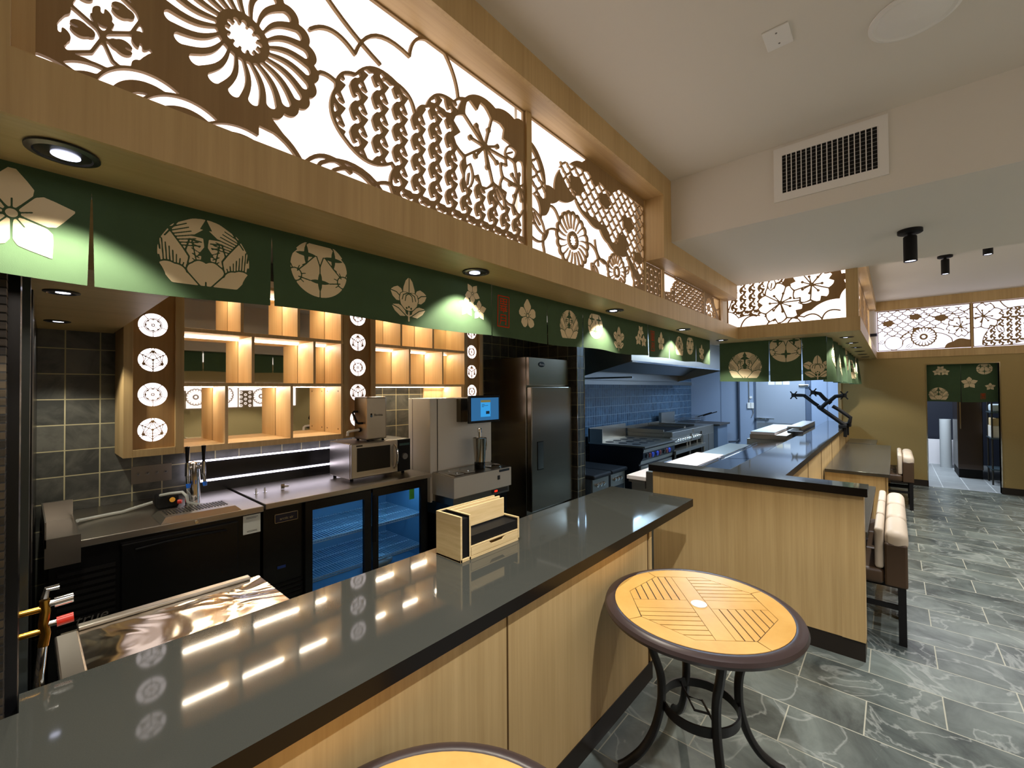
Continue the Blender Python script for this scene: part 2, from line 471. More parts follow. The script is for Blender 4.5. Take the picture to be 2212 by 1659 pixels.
def scallop(pts, bulge, n=10, closed=False):
    out = []; P = list(pts)+([pts[0]] if closed else [])
    for a, b in zip(P[:-1], P[1:]): out += arcpts(a, b, bulge, n)[:-1]
    if not closed: out.append(P[-1])
    return out
def rot2(p, a, c=(0, 0)):
    return (c[0]+p[0]*math.cos(a)-p[1]*math.sin(a), c[1]+p[0]*math.sin(a)+p[1]*math.cos(a))
def mum(R, cu, cv, r, n=20, line=.006, bend=.10, a0=0, sy=1, beads=True, ground=True):
    if ground:
        for k in range(n):
            a = a0+2*PI*k/n
            R.disk(cu+math.cos(a)*r*.90, cv+math.sin(a)*r*.90*sy, r*PI/n*1.12, 1)
        R.disk(cu, cv, r*.93, 1, r*.93*sy)
    hw = r*.88*PI/n-line*.55
    for k in range(n):
        a = a0+2*PI*k/n; P = []
        r0, r1 = r*.33, r*.86
        for i in range(9):
            t = i/8; rr = r0+(r1-r0)*t; w = hw*(.43+.57*t); b = bend*math.sin(PI*t)*.5*r*.2
            P.append((rr, w+b))
        for i in range(1, 7):
            ph = PI/2-PI*i/7; P.append((r1+hw*.95*math.cos(ph), hw*math.sin(ph)))
        for i in range(8, -1, -1):
            t = i/8; rr = r0+(r1-r0)*t; w = hw*(.43+.57*t); b = bend*math.sin(PI*t)*.5*r*.2
            P.append((rr, -w+b))
        Q = [rot2(p, a) for p in P]
        R.poly([(cu+q[0], cv+q[1]*sy) for q in Q], 0)
    R.disk(cu, cv, r*.17, 0, r*.17*sy)
    if beads:
        m = 12
        for k in range(m):
            a = 2*PI*k/m
            R.disk(cu+math.cos(a)*r*.20, cv+math.sin(a)*r*.20*sy, r*.036, 0)
            R.stroke([(cu+math.cos(a)*r*.12, cv+math.sin(a)*r*.12*sy), (cu+math.cos(a)*r*.2, cv+math.sin(a)*r*.2*sy)], r*.035, 0)
def cherry(R, cu, cv, r, a0=PI/2, line=.008, ground=True, petals=5, st=True):
    def pet(k, g):
        P = []; a = a0+2*PI*k/petals; hw = .50*r+g
        half = []
        for i in range(9):
            t = i/8; x = r*.10-g+(r*.88+g)*t; w = hw*math.sin(PI*(.10+.68*t))**.85
            half.append((x, w*.98))
        tip = [(r*1.05+g, r*.19+g*.4), (r*.84+g, 0), (r*1.05+g, -r*.19-g*.4)]
        P = half+tip+[(x, -y) for x, y in half[::-1]]
        return [rot2(p, a, (cu, cv)) for p in P]
    for k in range(petals): R.poly(pet(k, line*1.7), 1)
    for k in range(petals):
        R.poly(pet(k, 0), 0)
    for k in range(petals):    # wood lines between petals
        a = a0+2*PI*(k+.5)/petals
        R.stroke([rot2((r*.08, 0), a, (cu, cv)), rot2((r*.84, 0), a, (cu, cv))], line, 1)
    if st:
        R.disk(cu, cv, r*.10, 1)
        for k in range(petals*2-3):
            a = a0+.3+2*PI*k/(petals*2-3)
            q = rot2((r*.50, 0), a, (cu, cv))
            R.stroke([rot2((r*.05, 0), a, (cu, cv)), q], line*.9, 1); R.disk(q[0], q[1], line*1.15, 1)
def leaf(R, cu, cv, L, w, a, line=.007, rib=True):
    def sh(g):
        P = []
        for i in range(11):
            t = i/10; P.append((-L/2-g+(L+2*g)*t, (w/2+g)*math.sin(PI*t)**.8))
        for i in range(9, 0, -1):
            t = i/10; P.append((-L/2-g+(L+2*g)*t, -(w/2+g)*math.sin(PI*t)**.8))
        return [rot2(p, a, (cu, cv)) for p in P]
    R.poly(sh(line), 1); R.poly(sh(0), 0)
    if rib: R.stroke([rot2((-L*.35, 0), a, (cu, cv)), rot2((L*.12, 0), a, (cu, cv))], line, 1)
def waves(R, region, cw, chh, line=.008, u0=0, v0=0, gap_every=4):
    """hooked wave openings cut in a wood cloud"""
    R.poly(region, 1)
    T = Ras(R.u0, R.v0, R.w, R.h, R.res); T.poly(region, 1)
    cl = T.a.copy()
    # erode the clip so that a border stays
    k = max(1, int(line*1.3/R.res))
    for _ in range(k):
        p = np.pad(cl, 1, mode='constant'); cl = np.minimum.reduce([p[1:-1, 1:-1], p[:-2, 1:-1], p[2:, 1:-1], p[1:-1, :-2], p[1:-1, 2:]])
    old = R.clip; R.clip = cl
    P = np.array(region); x0, x1, y0, y1 = P[:, 0].min(), P[:, 0].max(), P[:, 1].min(), P[:, 1].max()
    iu = int((x0-u0)/cw)-1
    while u0+iu*cw < x1+cw:
        jv = int((y0-v0)/chh)-2
        while v0+jv*chh < y1+chh:
            cx, cy = u0+iu*cw, v0+jv*chh
            hw = cw*.31
            if jv % gap_every:
                body = [(cx-hw*1.05, cy), (cx-hw*.55, cy+chh*.28), (cx-hw*.2, cy+chh*.5), (cx-hw*.6, cy+chh*.75), (cx-hw*1.05, cy+chh*1.02),
                        (cx+hw*1.05, cy+chh*1.02), (cx+hw*.5, cy+chh*.8), (cx+hw*.25, cy+chh*.55), (cx+hw*.5, cy+chh*.3), (cx+hw*1.05, cy)]
            else:
                body = [(cx-hw*1.05, cy), (cx-hw*.55, cy+chh*.28), (cx-hw*.25, cy+chh*.45), (cx-hw*1.0, cy+chh*.72), (cx, cy+chh*.60), (cx+hw*.9, cy+chh*.78), (cx+hw*.25, cy+chh*.5), (cx+hw*.5, cy+chh*.3), (cx+hw*1.05, cy)]
            R.poly(body, 0)
            # hooks
            for sx, yy in ((1, .12), (-1, .62)):
                hx, hy = cx+sx*hw*1.15, cy+chh*yy
                R.stroke([(cx+sx*hw*.4, hy-chh*.10), (hx, hy-chh*.05), (hx+sx*hw*.45, hy+chh*.08), (hx+sx*hw*.28, hy+chh*.22), (hx-sx*hw*.05, hy+chh*.17)], cw*.17, 0, cw*.09)
            jv += 1
        iu += 1
    R.clip = old
def scales(R, region, r, line=.006, u0=0, v0=0, bumps=True, holes=()):
    T = Ras(R.u0, R.v0, R.w, R.h, R.res); T.poly(region, 1); old = R.clip; R.clip = T.a.copy()
    R.poly(region, 0)
    P = np.array(region); x0, x1, y0, y1 = P[:, 0].min()-r, P[:, 0].max()+r, P[:, 1].min()-r, P[:, 1].max()+r
    dv = r*.98; j = int((y1-v0)/dv)+1
    while v0+j*dv > y0-r:
        i = int((x0-u0)/(2*r))-1
        while u0+i*2*r < x1+r:
            cx = u0+i*2*r+(r if j % 2 else 0); cy = v0+j*dv
            if bumps:
                for g, val in ((line*.5, 1), (-line*.5, 0)):
                    for (ox, oy, rr) in ((-.58, .30, .44), (.58, .30, .44), (0, .62, .50), (0, .1, .62)):
                        R.disk(cx+ox*r, cy+oy*r, rr*r+g, val)
            else:
                R.disk(cx, cy, r+line*.5, 1, r*.8+line*.5); R.disk(cx, cy, r-line*.5, 0, r*.8-line*.5)
            i += 1
        j -= 1
    for h in holes: R.poly(h, 1)
    R.clip = old
def panel_sheet(R, plane, name, m, parent, depth=.012, flip=False):
    """cut the raster as a sheet. plane = ('Y', y) seen from -Y, or ('X', x) seen from -X (u = -Y)"""
    ax, c = plane
    if ax == 'Y': fn = lambda u, v, k: (u, c+depth*k, v)
    else: fn = lambda u, v, k: (c+depth*k, -u, v)
    V, F = R.mesh(fn, depth)
    b = MB(); b.add(V, F); return b.build(name, m, parent)
# ================================================================== SETTING
YW = 4.05; XF = 10.1; ZC = 3.19; YS = 1.20; ZS = 2.18; ZF = 2.305; XS = 4.9; YP = .21
FLOORM = tilemat('slate_floor', .61, .305, ((56, 62, 60), (118, 125, 118)), (148, 146, 128), .003, ('Y', 'X'), off=(-.48+.305, 2.68), stagger=.5, rough=.24, var=.42, bump=.15, nscale=2.6, veins=.32)
TILEM = tilemat('slate_wall_tile', .1667, .1667, ((52, 54, 50), (92, 92, 84)), (176, 168, 132), .0035, ('X', 'Z'), off=(.012, .96), rough=.4, var=.6, bump=.25, nscale=5)
TILEX = tilemat('slate_wall_tile_side', .1667, .1667, ((50, 48, 42), (84, 80, 70)), (170, 160, 128), .003, ('Y', 'Z'), off=(.012, .96), rough=.4, var=.6, bump=.25, nscale=5)
KTILE = tilemat('kitchen_tile', .0833, .1667, ((38, 62, 86), (70, 102, 130)), (160, 178, 190), .0028, ('X', 'Z'), off=(.0, .02), rough=.3, var=.5, bump=.2, nscale=9)
WALLP = mat('gold_wallpaper', lin((160, 138, 86)), .6, bump=.5, bscale=260, var=.10, vscale=160)
struct(box('floor', -2.2, XF+.02, -3.3, YW+.2, -.1, 0, FLOORM, origin=(0, 0, 0)))
# ceiling of the dining room (stops where the bar soffit and the kitchen start), bulkhead across it
b = MB(); b.box(-2.2, XS, -3.3, YS+.02, ZC, ZC+.08); b.box(XS, XF+.1, -3.3, YP+.02, ZC, ZC+.08)
struct(b.build('ceiling', PAINT, origin=(0, 0, 0)))
struct(box('ceiling', 3.13, XS+.03, -2.98, YS+.02, 2.74, ZC+.04, PAINT, r=.004))
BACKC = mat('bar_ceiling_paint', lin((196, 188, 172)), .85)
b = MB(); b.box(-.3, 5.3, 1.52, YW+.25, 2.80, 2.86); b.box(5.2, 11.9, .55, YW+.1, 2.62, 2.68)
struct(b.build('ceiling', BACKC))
# walls
struct(box('wall_back', -.1, 5.13, YW, YW+.12, 0, 2.86, TILEM, origin=(0, 0, 0)))
struct(box('wall_far', XF, XF+.12, -.425, .74, 0, 2.19, WALLP))
struct(box('wall_far', XF, XF+.12, -3.3, -1.245, 0, 2.19, WALLP))
struct(box('wall_far', XF, XF+.12, -1.245, -.425, 2.06, 2.19, WALLP))
struct(box('wall_far', XF+.14, XF+.2, -3.3, .9, 2.1, ZC+.1, PAINT))
struct(box('baseboard_far', XF-.015, XF, -.425, .62, 0, .10, BASEB))
struct(box('baseboard_far', XF-.015, XF, -3.3, -1.245, 0, .10, BASEB))
struct(box('wall_right', -2.2, XF+.1, -3.4, -3.3, 0, ZC+.1, WALLP))
# angled dark wall at the left end of the bar: stone faced folding frame
STONE = tilemat('split_stone', .11, .02, ((28, 24, 18), (66, 56, 42)), (10, 9, 8), .002, ('Y', 'Z'), stagger=.5, rough=.35, var=.7, bump=.9, nscale=9)
def lwx(y): return -.035+(y-1.35)*(.085/2.7)
def leftslab(y0, y1, z0, z1, th, prot=0):
    b = MB(); xa, xb = lwx(y0)+prot, lwx(y1)+prot
    b.prism([(xa-th, y0), (xa, y0), (xb, y1), (xb-th, y1)], 'Z', z0, z1); return b
struct(leftslab(1.57, YW, 0, 2.17, .15).build('wall_left', STONE, origin=(0, 0, 0)))
b = leftslab(1.62, 1.70, .0, 2.1, .03, .02)
b2 = leftslab(2.55, 2.72, 0, 2.08, .03, .02); b.add(b2.v, b2.f)
b2 = leftslab(3.35, 4.04, 0, 2.08, .03, .006); b.add(b2.v, b2.f)
struct(b.build('trim_9', BLACK))
struct(leftslab(2.05, 2.09, .0, 2.08, .03, .026).build('trim_9', mat('grey_metal_trim', lin((84, 90, 88)), .3, .6)))
struct(box('wall_left', -2.3, -2.2, -3.4, 1.0, 0, ZC+.1, WALLP))
# alcove side pier between the fridge and the kitchen, with metal corner strips
b = MB(); b.box(4.95, 5.13, 3.2, YW+.05, 0, 2.6)
struct(b.build('wall_pier', TILEM, origin=(.02, 0, .0)))
struct(box('wall_pier', 4.948, 4.951, 3.21, YW, 0, 2.6, TILEX, origin=(0, 0, 0)))
b = MB(); b.box(4.945, 4.953, 3.195, 3.203, 0, 2.6); b.box(5.127, 5.134, 3.195, 3.203, 0, 2.6)
struct(b.build('trim_10', CHROME))
# kitchen shell
struct(box('wall_kitchen_back', 5.13, 11.9, YW, YW+.12, 0, 2.62, KTILE, origin=(0, 0, 0)))
struct(box('wall_kitchen_far', 11.8, 11.9, .6, YW+.1, 0, 2.62, FRP)); struct(box('wall_kitchen_side', XF+.12, 11.8, .62, .72, 0, 2.62, FRP)); struct(box('floor', XF, 12, .75, YW+.1, -.1, 0, FLOORM, origin=(0, 0, 0)))
b = MB()
for y in (3.3, 1.10): b.box(11.794, 11.8, y-.012, y+.012, 0, 2.6)
struct(b.build('trim_11', mat('panel_strip', lin((128, 142, 164)), .4)))
struct(box('trim_12', XF-.03, XF, .725, .775, 0, 2.19, OAK))
# metal jambs of the doorway
b = MB(); b.box(XF-.01, XF+.13, -.425, -.412, 0, 2.06); b.box(XF-.01, XF+.13, -1.258, -1.245, 0, 2.06); b.box(XF-.01, XF+.13, -1.245, -.425, 2.045, 2.06)
dj = struct(b.build('door_1', CHROME))
# room behind the doorway
BT = tilemat('back_room_tile', .30, .60, ((140, 146, 150), (160, 166, 170)), (190, 196, 200), .006, ('Y', 'X'), rough=.4, var=.3, bump=.1)
struct(box('floor', XF+.02, 13.6, -2.6, .7, -.1, .0, BT, origin=(0, 0, 0)))
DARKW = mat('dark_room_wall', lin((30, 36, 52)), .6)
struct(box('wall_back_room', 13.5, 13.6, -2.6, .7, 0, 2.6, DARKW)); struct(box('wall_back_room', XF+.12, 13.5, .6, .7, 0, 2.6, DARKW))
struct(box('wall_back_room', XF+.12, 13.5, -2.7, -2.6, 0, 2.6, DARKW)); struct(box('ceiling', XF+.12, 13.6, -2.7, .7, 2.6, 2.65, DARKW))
# ---------------------------------------------------------------- wooden soffit, fascias and casings
SOFB = wood('soffit_underside', (168, 146, 98), (184, 162, 114), scale=(1.6, 55, 55), rough=.4)
b = MB(); b.prism([(-.25, YS+.006), (XS+.006, YS+.006), (XS+.006, YP+.006), (XF+.02, YP+.006), (XF+.02, .56), (XS+.42, .56), (XS+.42, 1.56), (-.25, 1.56)], 'Z', ZS+.002, ZS+.012)
struct(b.build('trim_1', SOFB, origin=(0, 0, 0)))
b = MB(); b.box(-.25, XS, YS, YS+.012, ZS, ZF); struct(b.build('trim_1', OAK, origin=(0, 0, 0)))
b = MB(); b.box(XS, XS+.012, YP, YS, ZS, ZF); struct(b.build('trim_1', OAK, origin=(0, 0, 0)))
b = MB(); b.box(XS+.012, XF-.012, YP, YP+.012, ZS, ZF); struct(b.build('trim_1', OAK, origin=(0, 0, 0)))
b = MB(); b.box(XF-.012, XF, -3.3, YP+.012, ZS, ZF); b.box(XF-.006, XF+.14, -3.3, YP, ZS+.001, ZS+.012); b.box(XF-.006, XF+.14, -3.3, YP, ZF-.01, ZF-.001)
struct(b.build('trim_1', OAK, origin=(0, 0, 0)))
b = MB(); b.box(-.25, XS+.11, YS+.006, YS+.14, ZF-.009, ZF-.001); b.box(XS+.006, XS+.11, YP+.006, YS+.006, ZF-.009, ZF-.001); b.box(XS+.11, XF, YP+.006, YP+.11, ZF-.009, ZF-.001)
struct(b.build('trim_1', OAKH, origin=(0, 0, 0)))
# inner drop behind the noren
b = MB(); b.box(-.25, XS+.45, 1.56, 1.58, ZS+.0, 2.80); b.box(XS+.42, XS+.44, .56, 1.58, ZS, 2.8); b.box(XS+.42, XF, .56, .58, ZS, 2.8)
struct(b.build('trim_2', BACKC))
def casing(name, xs, zs0, zs1, y, d):
    pass
D = .145     # casing depth from its face to the cut panels
cas = MB()
cas.box(-.25, 3.13, YS, YS+.02, 3.045, ZC+.01); cas.box(2.99, 3.13, YS, YS+.02, 2.60, 3.045); cas.box(3.13, XS, YS, YS+.02, 2.60, 2.742)
struct(cas.build('trim_3', OAK, origin=(0, 0, 0)))
cas = MB(); cas.box(-.25, 2.99, YS+.02, YS+D, 3.045, 3.06); struct(cas.build('trim_3', OAKH, origin=(0, 0, 0)))
cas = MB(); cas.box(2.99, 3.005, YS+.02, YS+D, 2.60, 3.06); struct(cas.build('trim_3', OAK, origin=(0, 0, 0)))
cas = MB(); cas.box(3.005, XS+.06, YS+.02, YS+D, 2.601, 2.615); struct(cas.build('trim_3', OAKH, origin=(0, 0, 0)))
# left end: wooden return and post
cas = MB(); cas.box(-.25, -.02, YS, YS+.02, ZF, 3.06); cas.box(-.04, -.021, YS+.02, YS+D+.03, ZF, 3.044); cas.box(-.021, .012, YS+D-.01, YS+D+.03, ZF, 3.044); struct(cas.build('trim_3', OAK, origin=(0, 0, 0)))
# casing of the kitchen side (over section 2 and 3) and of the far band
cas = MB(); cas.box(XS, XS+.02, YP, YS+.02, 3.045, ZC+.01); cas.box(XS+.02, XF-.02, YP, YP+.02, 3.045, ZC+.01); cas.box(9.86, XF, YP+.09, YP+.12, ZF, 3.05)
cas.box(XS+.012, XS+.09, YP+.012, YP+.10, ZF, 3.05)
cas.box(XF-.02, XF, -3.3, YP+.02, 3.03, ZC+.01)
struct(cas.build('trim_4', OAK, origin=(0, 0, 0)))
cas = MB(); cas.box(XS+.02, XS+.11, YP+.02, YS+.02, 3.045, 3.06); cas.box(XS+.02, XF, YP+.02, YP+.11, 3.045, 3.06); cas.box(XF-.012, XF+.13, -3.3, YP, 3.03, 3.045)
struct(cas.build('trim_4', OAKH, origin=(0, 0, 0)))
# opaque boxes behind the light panels so that only their faces glow
b = MB(); b.box(-.2, 5.0, 1.50, 1.52, 2.31, 3.2); b.box(-.2, 5.0, 1.34, 1.52, 3.2, 3.22); b.box(5.2, 5.22, .4, 1.5, 2.31, 3.2); b.box(5.2, XF, .5, .52, 2.31, 3.2); b.box(5.0, XF, .3, .5, 3.2, 3.22)
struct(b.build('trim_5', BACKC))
# ================================================================== CUT WOOD LIGHT PANELS
def lattice(label, R, plane, extent, diff, group='cut wood light panels of the soffit', ledge=True):
    ax, c = plane
    u0, v0 = R.u0, R.v0
    loc = ((u0+R.w/2), c, v0) if ax == 'Y' else (c, -(u0+R.w/2), v0)
    t = thing('lattice_light_panel', label, 'light panel', loc, group=group)
    fr = .012
    for (a, b_, c_, d_) in ((u0, u0+fr, v0, v0+R.h), (u0+R.w-fr, u0+R.w, v0, v0+R.h), (u0, u0+R.w, v0, v0+fr), (u0, u0+R.w, v0+R.h-fr, v0+R.h)):
        R.poly([(a, c_), (b_, c_), (b_, d_), (a, d_)], 1)
    R.smooth()
    panel_sheet(R, plane, 'fretwork', FRET, t)
    g = .07
    if ax == 'Y': box('diffuser', u0-.004, u0+R.w+.004, c+g, c+g+.01, v0-.0, v0+R.h+.075, diff, t)
    else: box('diffuser', c+g, c+g+.01, -(u0-.004), -(u0+R.w+.004), v0, v0+R.h+.075, diff, t)
    return t
YPN = YS+D
# --- panel 1
R = Ras(0, 2.305, 1.63, .745, .0022)
# diamond lattice with four lobed flowers, upper left
cl = scallop([(.03, 2.44), (.06, 2.415), (.13, 2.405), (.17, 2.42), (.205, 2.50), (.19, 2.60), (.24, 2.70), (.20, 2.82), (.23, 2.93), (.16, 3.04), (.03, 3.04)], .12, closed=True)
R.poly([(0, 2.305), (.60, 2.305), (.52, 2.42), (.44, 2.50), (.36, 2.62), (.30, 2.76), (.33, 3.05), (0, 3.05)], 1)
T = Ras(0, 2.305, 1.63, .745, .0022); T.poly(cl, 1); R.clip = T.a.copy(); R.poly(cl, 0)
for i in range(-2, 4):
    for j in range(0, 8):
        cx = .047+i*.135+(.0675 if j % 2 else 0); cy = 2.44+j*.085
        R.stroke([(cx-.0675, cy+.085*.5), (cx-.03, cy+.085*.5)], .006); 
        hexp = [(cx-.05, cy+.085), (cx-.0675, cy+.0425), (cx-.05, cy-.0), (cx, cy-.03), (cx+.05, cy), (cx+.0675, cy+.0425), (cx+.05, cy+.085)]
        R.stroke(hexp, .006)
        for a in (0, PI/2, PI, 3*PI/2):
            q = rot2((.031, 0), a, (cx, cy+.042)); R.disk(q[0], q[1], .017, 1); q2 = rot2((.045, 0), a, (cx, cy+.042)); R.disk(q2[0], q2[1], .011, 1)
            R.stroke([(cx, cy+.042), rot2((.026, 0), a, (cx, cy+.042))], .006, 0)
        R.disk(cx, cy+.042, .013, 0)
R.clip = None
# fan arcs along the bottom
for (cx, cy, r, w) in ((.105, 2.335, .078, .020), (.20, 2.345, .100, .024), (.20, 2.345, .050, .020), (.275, 2.315, .105, .024), (.02, 2.30, .09, .02), (.275, 2.315, .055, .02), (.40, 2.28, .125, .020), (.40, 2.28, .07, .02)):
    R.disk(cx, cy, r+.006, 1); R.ring(cx, cy, r-w/2, w, 0)
# lower clouds
R.poly(scallop([(.44, 2.43), (.56, 2.42), (.70, 2.40), (.80, 2.36), (.84, 2.30), (.44, 2.30)], .0), 0)
for pts, bl in (([(.40, 2.42), (.56, 2.305)], .32), ([(.56, 2.36), (.72, 2.40)], .25), ([(.585, 2.33), (.86, 2.305)], .40), ([(.80, 2.385), (.95, 2.36), (1.03, 2.32)], .28), ([(.66, 2.385), (.81, 2.375)], .22)):
    R.stroke(scallop(pts, bl), .011)
# cloud outlines across the top
for pts, bl in (([(.585, 2.80), (.735, 2.81), (.955, 2.93), (1.10, 3.05)], .24), ([(.60, 2.665), (.70, 2.63)], .35)):
    R.stroke(scallop(pts, bl), .010)
R.stroke(arcpts((.52, 3.05), (.83, 2.83), -.06), .010); R.stroke(arcpts((1.13, 3.04), (1.20, 2.87), .10), .010)
# great chrysanthemum
R.disk(.30, 2.70, .17, 1)
mum(R, .402, 2.662, .198, 22, .019, bend=.6)
R.stroke(arcpts((.44, 2.45), (.56, 2.37), .12), .012)
# wave cloud
reg = scallop([(.665, 2.66), (.735, 2.745), (.90, 2.80), (.985, 2.72), (1.03, 2.78), (1.17, 2.87), (1.32, 2.90), (1.60, 2.86), (1.62, 2.305), (1.03, 2.305), (.90, 2.36), (.885, 2.48), (.88, 2.49), (.70, 2.50)], .20, closed=True)
waves(R, reg, .082, .078, .010, .71, 2.34, gap_every=5)
# blossoms
R.disk(1.36, 2.80, .17, 1); R.disk(1.50, 2.83, .15, 1); R.poly([(1.46, 2.60), (1.63, 2.60), (1.63, 2.98), (1.52, 2.96), (1.42, 2.86)], 1)
R.disk(1.60, 2.93, .06, 1)
cherry(R, 1.355, 2.755, .175, a0=1.9, line=.010)
leaf(R, 1.53, 2.80, .085, .05, .5, .008); leaf(R, 1.255, 2.585, .11, .045, 1.4, .008)
cherry(R, 1.585, 2.655, .125, a0=1.2, line=.009)
leaf(R, 1.45, 2.56, .10, .04, -.9, .008)
lattice('long cut wood light panel nearest the camera with a big chrysanthemum', R, ('Y', YPN), None, DIFF)
# --- panel 2
R = Ras(1.67, 2.305, 1.318, .745, .0024)
R.poly(scallop([(1.67, 2.92), (1.76, 2.86), (1.80, 2.74), (1.88, 2.74), (1.92, 2.86), (2.02, 2.93), (2.16, 3.0), (2.3, 3.06), (2.995, 3.06), (2.995, 2.43), (2.86, 2.44), (2.72, 2.58), (2.60, 2.56), (2.46, 2.60), (2.36, 2.66), (2.22, 2.68), (2.08, 2.76), (1.92, 2.70), (1.84, 2.66), (1.80, 2.58), (1.67, 2.58)], .10, closed=True), 1)
H1 = lambda cx, cy, r: [(cx+r*1.5*math.cos(t)*(1+.12*math.cos(5*t)), cy+r*math.sin(t)*(1+.12*math.cos(5*t))) for t in np.linspace(0, 2*PI, 40)[:-1]]
reg = [(1.94, 2.93), (2.25, 2.97), (2.50, 2.93), (2.62, 3.0), (2.98, 2.99), (2.98, 2.48), (2.86, 2.50), (2.70, 2.62), (2.50, 2.62), (2.36, 2.70), (2.16, 2.72), (2.0, 2.80), (1.93, 2.86)]
scales(R, reg, .044, .008, 1.95, 2.5, True, holes=(H1(2.10, 2.845, .05), H1(2.42, 2.86, .045), H1(2.40, 2.66, .045), H1(2.74, 2.80, .05), H1(2.66, 2.66, .05), H1(2.88, 2.60, .04), H1(2.30, 2.955, .03)))
scales(R, [(1.675, 2.90), (1.74, 2.84), (1.80, 2.73), (1.80, 2.66), (1.675, 2.66)], .044, .008, 1.95, 2.5, True)
R.disk(1.68, 2.59, .075, 0); R.stroke(arcpts((1.68, 2.51), (1.76, 2.60), -.3), .009)
for pts, bl in (([(1.80, 2.62), (1.92, 2.60)], .3), ([(1.68, 2.44), (1.82, 2.50)], -.25), ([(1.78, 2.42), (1.95, 2.50)], .35), ([(2.14, 2.47), (2.34, 2.43)], .45), ([(2.27, 2.37), (2.46, 2.44)], .35), ([(2.30, 2.58), (2.42, 2.46)], -.2), ([(2.72, 2.56), (2.80, 2.46), (2.82, 2.36)], .2), ([(1.78, 2.42), (1.75, 2.305)], .2)):
    R.stroke(scallop(pts, bl), .010)
leaf(R, 1.74, 2.53, .15, .05, -.75, .008)
mum(R, 2.06, 2.515, .155, 20, .008, bend=.3)
leaf(R, 2.30, 2.385, .12, .05, -.8, .008)
mum(R, 2.575, 2.44, .115, 18, .007, bend=.3); leaf(R, 2.72, 2.48, .07, .04, .8, .007)
R.poly([(2.80, 2.305), (2.82, 2.42), (2.90, 2.47), (2.99, 2.46), (2.99, 2.305)], 1)
for (cx, cy) in ((2.86, 2.42), (2.93, 2.36), (2.95, 2.45), (2.87, 2.34)):
    for k in range(6): q = rot2((.02, 0), k*PI/3, (cx, cy)); R.disk(q[0], q[1], .0095, 0)
lattice('cut wood light panel with scallops and two chrysanthemums before the casing steps down', R, ('Y', YPN), None, DIFF)
# --- small panels under the lowered casing
def small_flowers(R, x0, x1, z0, z1, p=.085):
    R.poly([(x0, z0), (x1, z0), (x1, z1), (x0, z1)], 1)
    i = 0; x = x0+.03
    while x < x1:
        z = z0+.03+(.5*p if i % 2 else 0)
        while z < z1:
            for k in range(8): q = rot2((.024, 0), k*PI/4, (x, z)); R.disk(q[0], q[1], .0085, 0)
            R.disk(x, z, .006, 0); z += p
        x += p*.9; i += 1
def fans(R, x0, x1, z0, z1, r=.05):
    R.poly([(x0, z0), (x1, z0), (x1, z1), (x0, z1)], 1)
    j = int((z1-z0)/(r*.55))+1
    while j >= -1:
        x = x0-r
        while x < x1+r:
            cx = x+(r if j % 2 else 0); cz = z0+j*r*.55
            old = R.clip
            R.disk(cx, cz, r, 1); R.ring(cx, cz, r*.82, r*.2, 0); R.disk(cx, cz, r*.42, 0)
            x += 2*r
        j -= 1
R = Ras(3.014, 2.305, .276, .295, .003); small_flowers(R, 3.01, 3.29, 2.305, 2.60)
lattice('small cut wood light panel of little round flowers under the lowered casing', R, ('Y', YPN), None, DIFF)
R = Ras(3.33, 2.305, .98, .295, .0035); small_flowers(R, 3.50, 3.80, 2.305, 2.60); fans(R, 3.66, 4.31, 2.305, 2.60, .052); R.poly([(3.33, 2.45), (3.42, 2.52), (3.52, 2.50), (3.60, 2.60), (3.33, 2.60)], 0); R.poly([(3.33, 2.305), (3.33, 2.44), (3.50, 2.46), (3.5, 2.305)], 1)
for cx, cz in ((3.40, 2.36), (3.46, 2.42), (3.40, 2.44)):
    for k in range(8): q = rot2((.022, 0), k*PI/4, (cx, cz)); R.disk(q[0], q[1], .008, 0)
lattice('cut wood light panel of fan arcs under the lowered casing', R, ('Y', YPN), None, DIFF)
R = Ras(4.33, 2.305, .46, .295, .0035, 1); mum(R, 4.46, 2.46, .10, 12, .008, ground=False); mum(R, 4.60, 2.42, .075, 12, .007, ground=False); R.poly([(4.64, 2.50), (4.78, 2.40), (4.78, 2.59), (4.56, 2.59)], 0); R.stroke(arcpts((4.60, 2.57), (4.78, 2.50), -.3), .012)
lattice('small cut wood light panel of two daisies beside the inner soffit corner', R, ('Y', YPN), None, DIFF)
# --- section 2 panel, facing the camera side, above the kitchen corner (u = -Y)
R = Ras(-1.33, 2.305, 1.03, .745, .0026)
reg = scallop([(-1.33, 2.49), (-1.22, 2.41), (-1.05, 2.41), (-.95, 2.45), (-.70, 2.60), (-.62, 3.0), (-1.33, 3.0)], .12, closed=True)
waves(R, reg, .085, .085, .009, -1.30, 2.40, gap_every=4)
R.poly(scallop([(-.98, 2.40), (-.90, 2.345), (-.70, 2.345), (-.58, 2.42), (-.36, 2.50), (-.30, 2.60), (-.30, 3.05), (-.75, 3.05), (-.80, 2.75), (-.95, 2.62)], .12, closed=True), 1)
for pts, bl in (([(-1.20, 2.31), (-1.02, 2.42)], .25), ([(-.96, 2.305), (-.84, 2.36), (-.66, 2.305)], .25), ([(-.78, 2.305), (-.64, 2.36), (-.50, 2.33)], .25), ([(-.50, 2.31), (-.36, 2.39)], .3)):
    R.stroke(scallop(pts, bl), .011)
cherry(R, -.835, 2.525, .185, a0=1.9, line=.010); leaf(R, -.91, 2.72, .11, .06, 1.4, .009); leaf(R, -.61, 2.52, .14, .06, .25, .009)
cherry(R, -.575, 2.665, .165, a0=1.5, line=.010); leaf(R, -.42, 2.80, .13, .06, .7, .009); R.disk(-.33, 2.70, .03, 1)
lattice('cut wood light panel with big cherry blossoms above the kitchen corner', R, ('X', XS+.11), None, DIFF, group='cut wood light panels over the kitchen')
